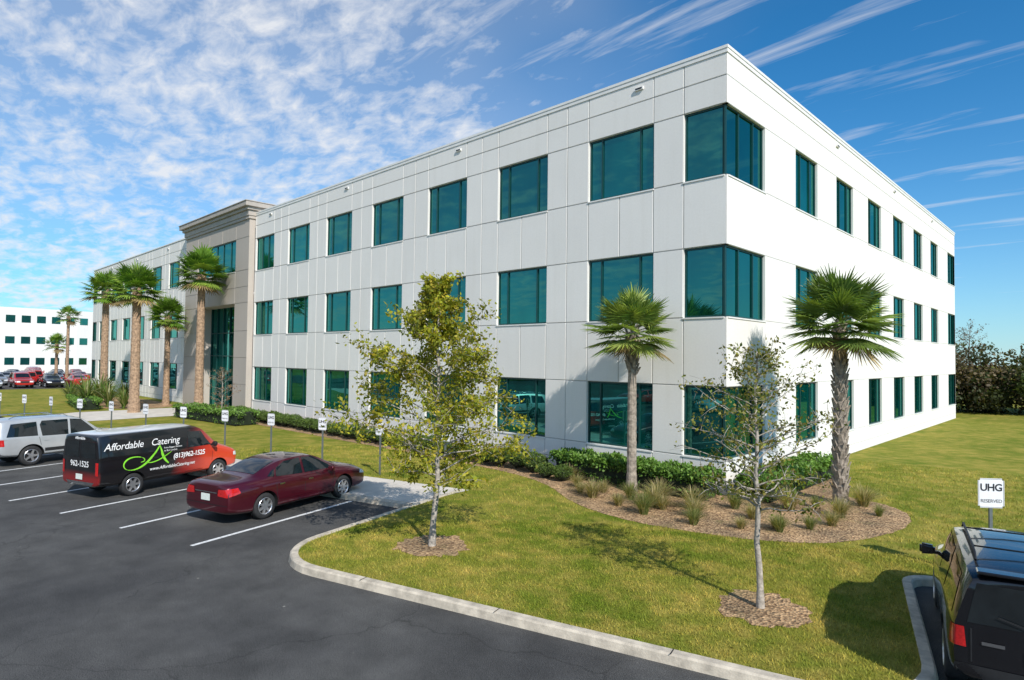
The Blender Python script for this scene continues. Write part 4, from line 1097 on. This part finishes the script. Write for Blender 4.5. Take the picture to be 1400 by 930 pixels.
for (s, sz, x0, z0, sh, bo, mt, spc) in [
    ('Affordable', .31, -2.40, 1.52, .28, .0, WTXT, .95), ('Catering', .31, -.90, 1.52, .28, .0, WTXT, .95),
    ('(813)962-1525', .235, -.12, 1.0, .12, .003, WTXT, .88), ('From Elegant Dinners', .075, -.45, 1.37, .1, .0, WTXT, 1), ('to Box Lunches', .075, -.45, 1.28, .1, .0, WTXT, 1),
    ('www.AffordableCatering.net', .15, -.95, .72, .2, .001, WTXT, .95)]:
    me = project_text(vb, s, sz, x0, z0, 'R', .016, sh, 1, bo, 'LEFT', spc); me.materials.append(mt); new_obj('lettering', me, van)
def bez(p0, p1, p2, p3, n=16):
    return [tuple((1 - t) ** 3 * Vector(p0) + 3 * (1 - t) ** 2 * t * Vector(p1) + 3 * (1 - t) * t * t * Vector(p2) + t ** 3 * Vector(p3)) for t in np.linspace(0, 1, n)]
br_ = lambda wmax: (lambda t: wmax * (.25 + .75 * math.sin(math.pi * min(1, max(0, t)))))
for pth, wd_ in ((bez((-1.65, .84), (-1.2, .74), (-.85, 1.15), (-.58, 1.50)), .07), (bez((-.58, 1.50), (-.52, 1.28), (-.50, 1.05), (-.28, .88)), .085),
                 (bez((-1.65, .84), (-1.98, .95), (-1.75, 1.34), (-1.25, 1.20)), .05), (bez((-1.25, 1.20), (-1.05, 1.14), (-1.1, 1.02), (-1.25, 1.04)), .03), (bez((-1.1, 1.02), (-.9, .92), (-.6, 1.0), (-.18, 1.25)), .035)):
    me = patch(vb, strips(pth, br_(wd_)), 'R', .011, 1); me.materials.append(GTXT); new_obj('emblem', me, van)
for (s, sz, z0) in [('962-1525', .25, 1.02), ('Affordable', .12, 1.86)]:
    me = project_text(vb, s, sz, 0.0, z0, 'B', .016, 0, -1, .004, 'CENTER'); me.materials.append(WTXT); new_obj('lettering', me, van)

def suvspec(paint_, rackmat, trimmat=DARK, py=0.):
    return dict(st=[
    (-2.36, .84, .46, .72, .98, .83, 1.06, .66, 1.60, 1.66), (-2.28, .91, .38, .72, 1.0, .885, 1.06, .71, 1.69, 1.75), (-1.5, .93, .34, .72, 1.0, .90, 1.06, .73, 1.74, 1.80),
    (-.3, .93, .33, .72, 1.0, .90, 1.05, .73, 1.75, 1.81), (.35, .93, .33, .72, .99, .895, 1.05, .71, 1.70, 1.76), (.75, .93, .33, .71, .98, .885, 1.04, .71, 1.42, 1.48),
    (1.12, .93, .33, .70, .96, .87, 1.03, .72, 1.10, 1.14), (1.6, .92, .33, .68, .94, .84, 1.0, .66, 1.06, 1.10), (2.1, .90, .34, .66, .88, .80, .95, .60, 1.0, 1.03),
    (2.32, .86, .36, .62, .80, .74, .86, .54, .90, .92), (2.40, .78, .40, .58, .72, .66, .78, .46, .80, .82)],
    axles=(-1.36, 1.44), wr=.37, wy=.91, paint=paint_, spokes=5, ww=.25,
    side=[[(.95, 1.06), (.80, 1.22), (.40, 1.60), (-.02, 1.64), (-.04, 1.06)], [(-.12, 1.06), (-.10, 1.64), (-1.0, 1.64), (-1.08, 1.5), (-1.02, 1.08)], [(-1.16, 1.10), (-1.18, 1.62), (-2.0, 1.58), (-2.16, 1.12)]],
    doors=[[(1.0, 1.0), (.98, .5), (.95, .42), (-.06, .42), (-.07, 1.05)], [(-.08, .42), (-.95, .42), (-1.06, .75), (-1.12, 1.05)]],
    handles=[(.02, .90), (-.98, .90)], ws=('T', [(1.06, -.66), (1.06, .66), (.42, .60), (.42, -.60)]), rw=('B', [[(-.72, 1.10), (.72, 1.10), (.62, 1.58), (-.62, 1.58)]]),
    tail=[('B', [(.73, .80), (.86, .80), (.85, 1.04), (.75, 1.04)]), ('S', [(-2.34, .80), (-2.22, .80), (-2.24, 1.04), (-2.32, 1.04)])],
    head=[('F', [(.42, .68), (.76, .68), (.74, .84), (.44, .84)]), ('S', [(2.36, .70), (2.12, .72), (2.12, .84), (2.32, .82)])], pz=.72, py=py,
    grille=[(-.38, .62), (.38, .62), (.40, .82), (-.40, .82)], mir=(.84, 1.02, 1.12), mirmat=paint_, rack=(-2.0, -.05, .60, 1.835), rackmat=rackmat,
    trim=[[(-.93, .50), (.93, .50), (.93, .62), (-.93, .62)]], trimmat=trimmat,
    extra=[('B', [(-.84, .46), (.84, .46), (.84, .60), (-.84, .60)], DARK, 'bumper'), ('B', strips([(-.70, .64), (-.74, 1.04)], .014) + strips([(.68, .64), (.68, 1.04)], .014), DARK, 'tailgate_seam')])
suv, _b = build_car('parked_suv', 'silver sport utility vehicle parked in a stall', 'suv', suvspec(P_SILVER, CHROME), 'vehicles parked facing the building')

def joined(root, nm):
    mats = []; V = []; Fc = []; mi = []; order = [c for c in root.children_recursive if c.type == 'MESH']
    order.sort(key=lambda c: 0 if c.name.startswith('body') else 1)
    bpy.context.view_layer.update()
    inv = root.matrix_world.inverted()
    for c in order:
        mt = inv @ c.matrix_world; n = len(V); V += [mt @ v.co for v in c.data.vertices]
        idx = []
        for m in c.data.materials:
            if m not in mats: mats.append(m)
            idx.append(mats.index(m))
        for p in c.data.polygons: Fc.append(tuple(n + i for i in p.vertices)); mi.append(idx[p.material_index] if idx else 0)
    me = pydata(nm, V, Fc, True)
    for m in mats: me.materials.append(m)
    me.polygons.foreach_set('material_index', mi); me.set_sharp_from_angle(angle=math.radians(35)); return me
JC = joined(car1, 'parked_car'); JS = joined(suv, 'parked_suv')
def simple_car(kind, loc, rz, pt, nm, where, group):
    me = JC if kind == 'car' else JS
    o = bpy.data.objects.new('parked_car' if kind == 'car' else 'parked_suv', me); link(o)
    o.location = loc; o.rotation_euler = (0, 0, rz); o.scale = (1.06,) * 3
    o.material_slots[0].link = 'OBJECT'; o.material_slots[0].material = pt
    o["label"] = f'{nm} {kind} parked {where}'; o["category"] = kind; o["group"] = group

place(car1, -11.66, -7.85, 0)
place(suv, -26.3, -7.1, .0)
bsuv, bb = build_car('parked_suv', 'glossy black sport utility vehicle with roof rack beside kerb', 'suv', suvspec(P_BLACK, DARK, P_BLACK))
place(bsuv, 5.84, -8.80, -.06, scale=1.08)
mb = MB(); mb.box(-2.42, -2.22, -.62, .62, 1.70, 1.74); new_obj('spoiler', mb.mesh('spoiler', .012), bsuv, mats=(P_BLACK,))
me = patch(bb, strips([(.05, 1.12), (.42, 1.22)], .02), 'B', .03, 1); me.materials.append(DARK); new_obj('wiper', me, bsuv)
me = patch(bb, [[(.36, .86), (.58, .86), (.58, .90), (.36, .90)]], 'B', .016, 1); me.materials.append(CHROME); new_obj('badge', me, bsuv)
x, y = L2W(-32.6, -7.4)
copy_thing(car1, (x, y, ZL + .004), TH + H90, 1.07, paint('dark_green_paint', (.02, .03, .03)), 'dark sedan parked beyond the silver vehicle')
cols = [(P_RED, 'red'), (P_GREY, 'grey'), (P_WHITE, 'white'), (P_BLACK, 'black'), (P_SILVER, 'silver'), (P_BLUE, 'blue'), (P_RED, 'bright red'), (P_GREY, 'dull grey')]
k = 0
for row, xx in enumerate((-88, -97, -104, -113, -122)):
    for j in range(9):
        y = -24 + j * 2.9 + row * 1.6
        pt, nm = cols[(k * 5 + row * 3) % 8]; kind = 'suv' if (k % 3 == 0) else 'car'; k += 1
        simple_car(kind, (xx + random.uniform(-.4, .4), y + random.uniform(-.2, .2), .018), random.choice((0, math.pi)) + .02, pt, nm, 'in the distant lot', 'cars parked in the distant lot')
for j in range(9):
    pt, nm = cols[j % 8]; a = -34 + j * 5.2; x, y = L2W(a, -27)
    simple_car('suv' if j % 2 else 'car', (x, y, ZL + .004), TH + H90, pt, nm, 'across the lane from the building', 'cars across the lane reflected in the windows')

# ------------------------------------------------------------------ signs
def build_sign(label, hh, pw, ph, group=None, rows=()):
    s = thing('parking_sign', label, 'sign', group=group)
    mb = MB(); mb.box(-.03, .03, .0, .012, -.1, hh); mb.box(-.03, -.02, .012, .04, -.1, hh); mb.box(.02, .03, .012, .04, -.1, hh)
    new_obj('post', mb.mesh('post'), s, mats=(POSTM,))
    bm = bmesh.new(); bmesh.ops.create_cube(bm, size=1)
    for v in bm.verts: v.co = Vector((v.co.x * pw, v.co.y * .006 - .006, hh - ph / 2 + .02 + v.co.z * ph))
    ed = [e for e in bm.edges if abs(e.verts[0].co.y - e.verts[1].co.y) > .003]
    bmesh.ops.bevel(bm, geom=ed, offset=pw * .08, segments=4, affect='EDGES')
    me = bpy.data.meshes.new('panel'); bm.to_mesh(me); bm.free(); pn = new_obj('panel', me, s, mats=(SIGNW,))
    z0 = hh - ph + .02
    mq = MB(); e = .012; t = .006
    x0, x1, za, zb_ = -pw / 2 + e, pw / 2 - e, z0 + e, z0 + ph - e
    for (a0, a1, c0, c1) in ((x0, x1, za, za + t), (x0, x1, zb_ - t, zb_), (x0, x0 + t, za + t, zb_ - t), (x1 - t, x1, za + t, zb_ - t)):
        mq.quad((a0, -.0115, c0), (a1, -.0115, c0), (a1, -.0115, c1), (a0, -.0115, c1))
    new_obj('border', mq.mesh('border'), pn, mats=(INK,))
    for tx, sz, fr, bo, spc in rows:
        me = textmesh(tx, sz, 0, 'CENTER', bo, spc)
        for v in me.vertices: v.co = Vector((v.co.x, -.0125, z0 + ph * fr + v.co.y))
        new_obj('lettering', me, pn, mats=(INK,))
    return s
SG = 'reserved signs along the stall heads'
s0 = build_sign('small white reserved parking sign on a steel post', 1.95, .40, .50, SG, (('UHG', .17, .56, .004, .9), ('RESERVED', .078, .20, .0, .92)))
x, y = L2W(-8.95, -3.2); s0.location = (x, y, 0); s0.rotation_euler = (0, 0, TH + .1)
for i in range(1, 13):
    x, y = L2W(-8.95 - 2.95 * i, -3.2); copy_thing(s0, (x, y, 0), TH + random.uniform(-.1, .2))
s1 = build_sign('white parking sign reading UHG RESERVED on a post', 2.06, .50, .60, None, (('UHG', .205, .58, .005, .92), ('RESERVED', .098, .18, .0, .92)))
s1.location = (7.33, -3.58, 0); s1.rotation_euler = (0, 0, math.radians(38))
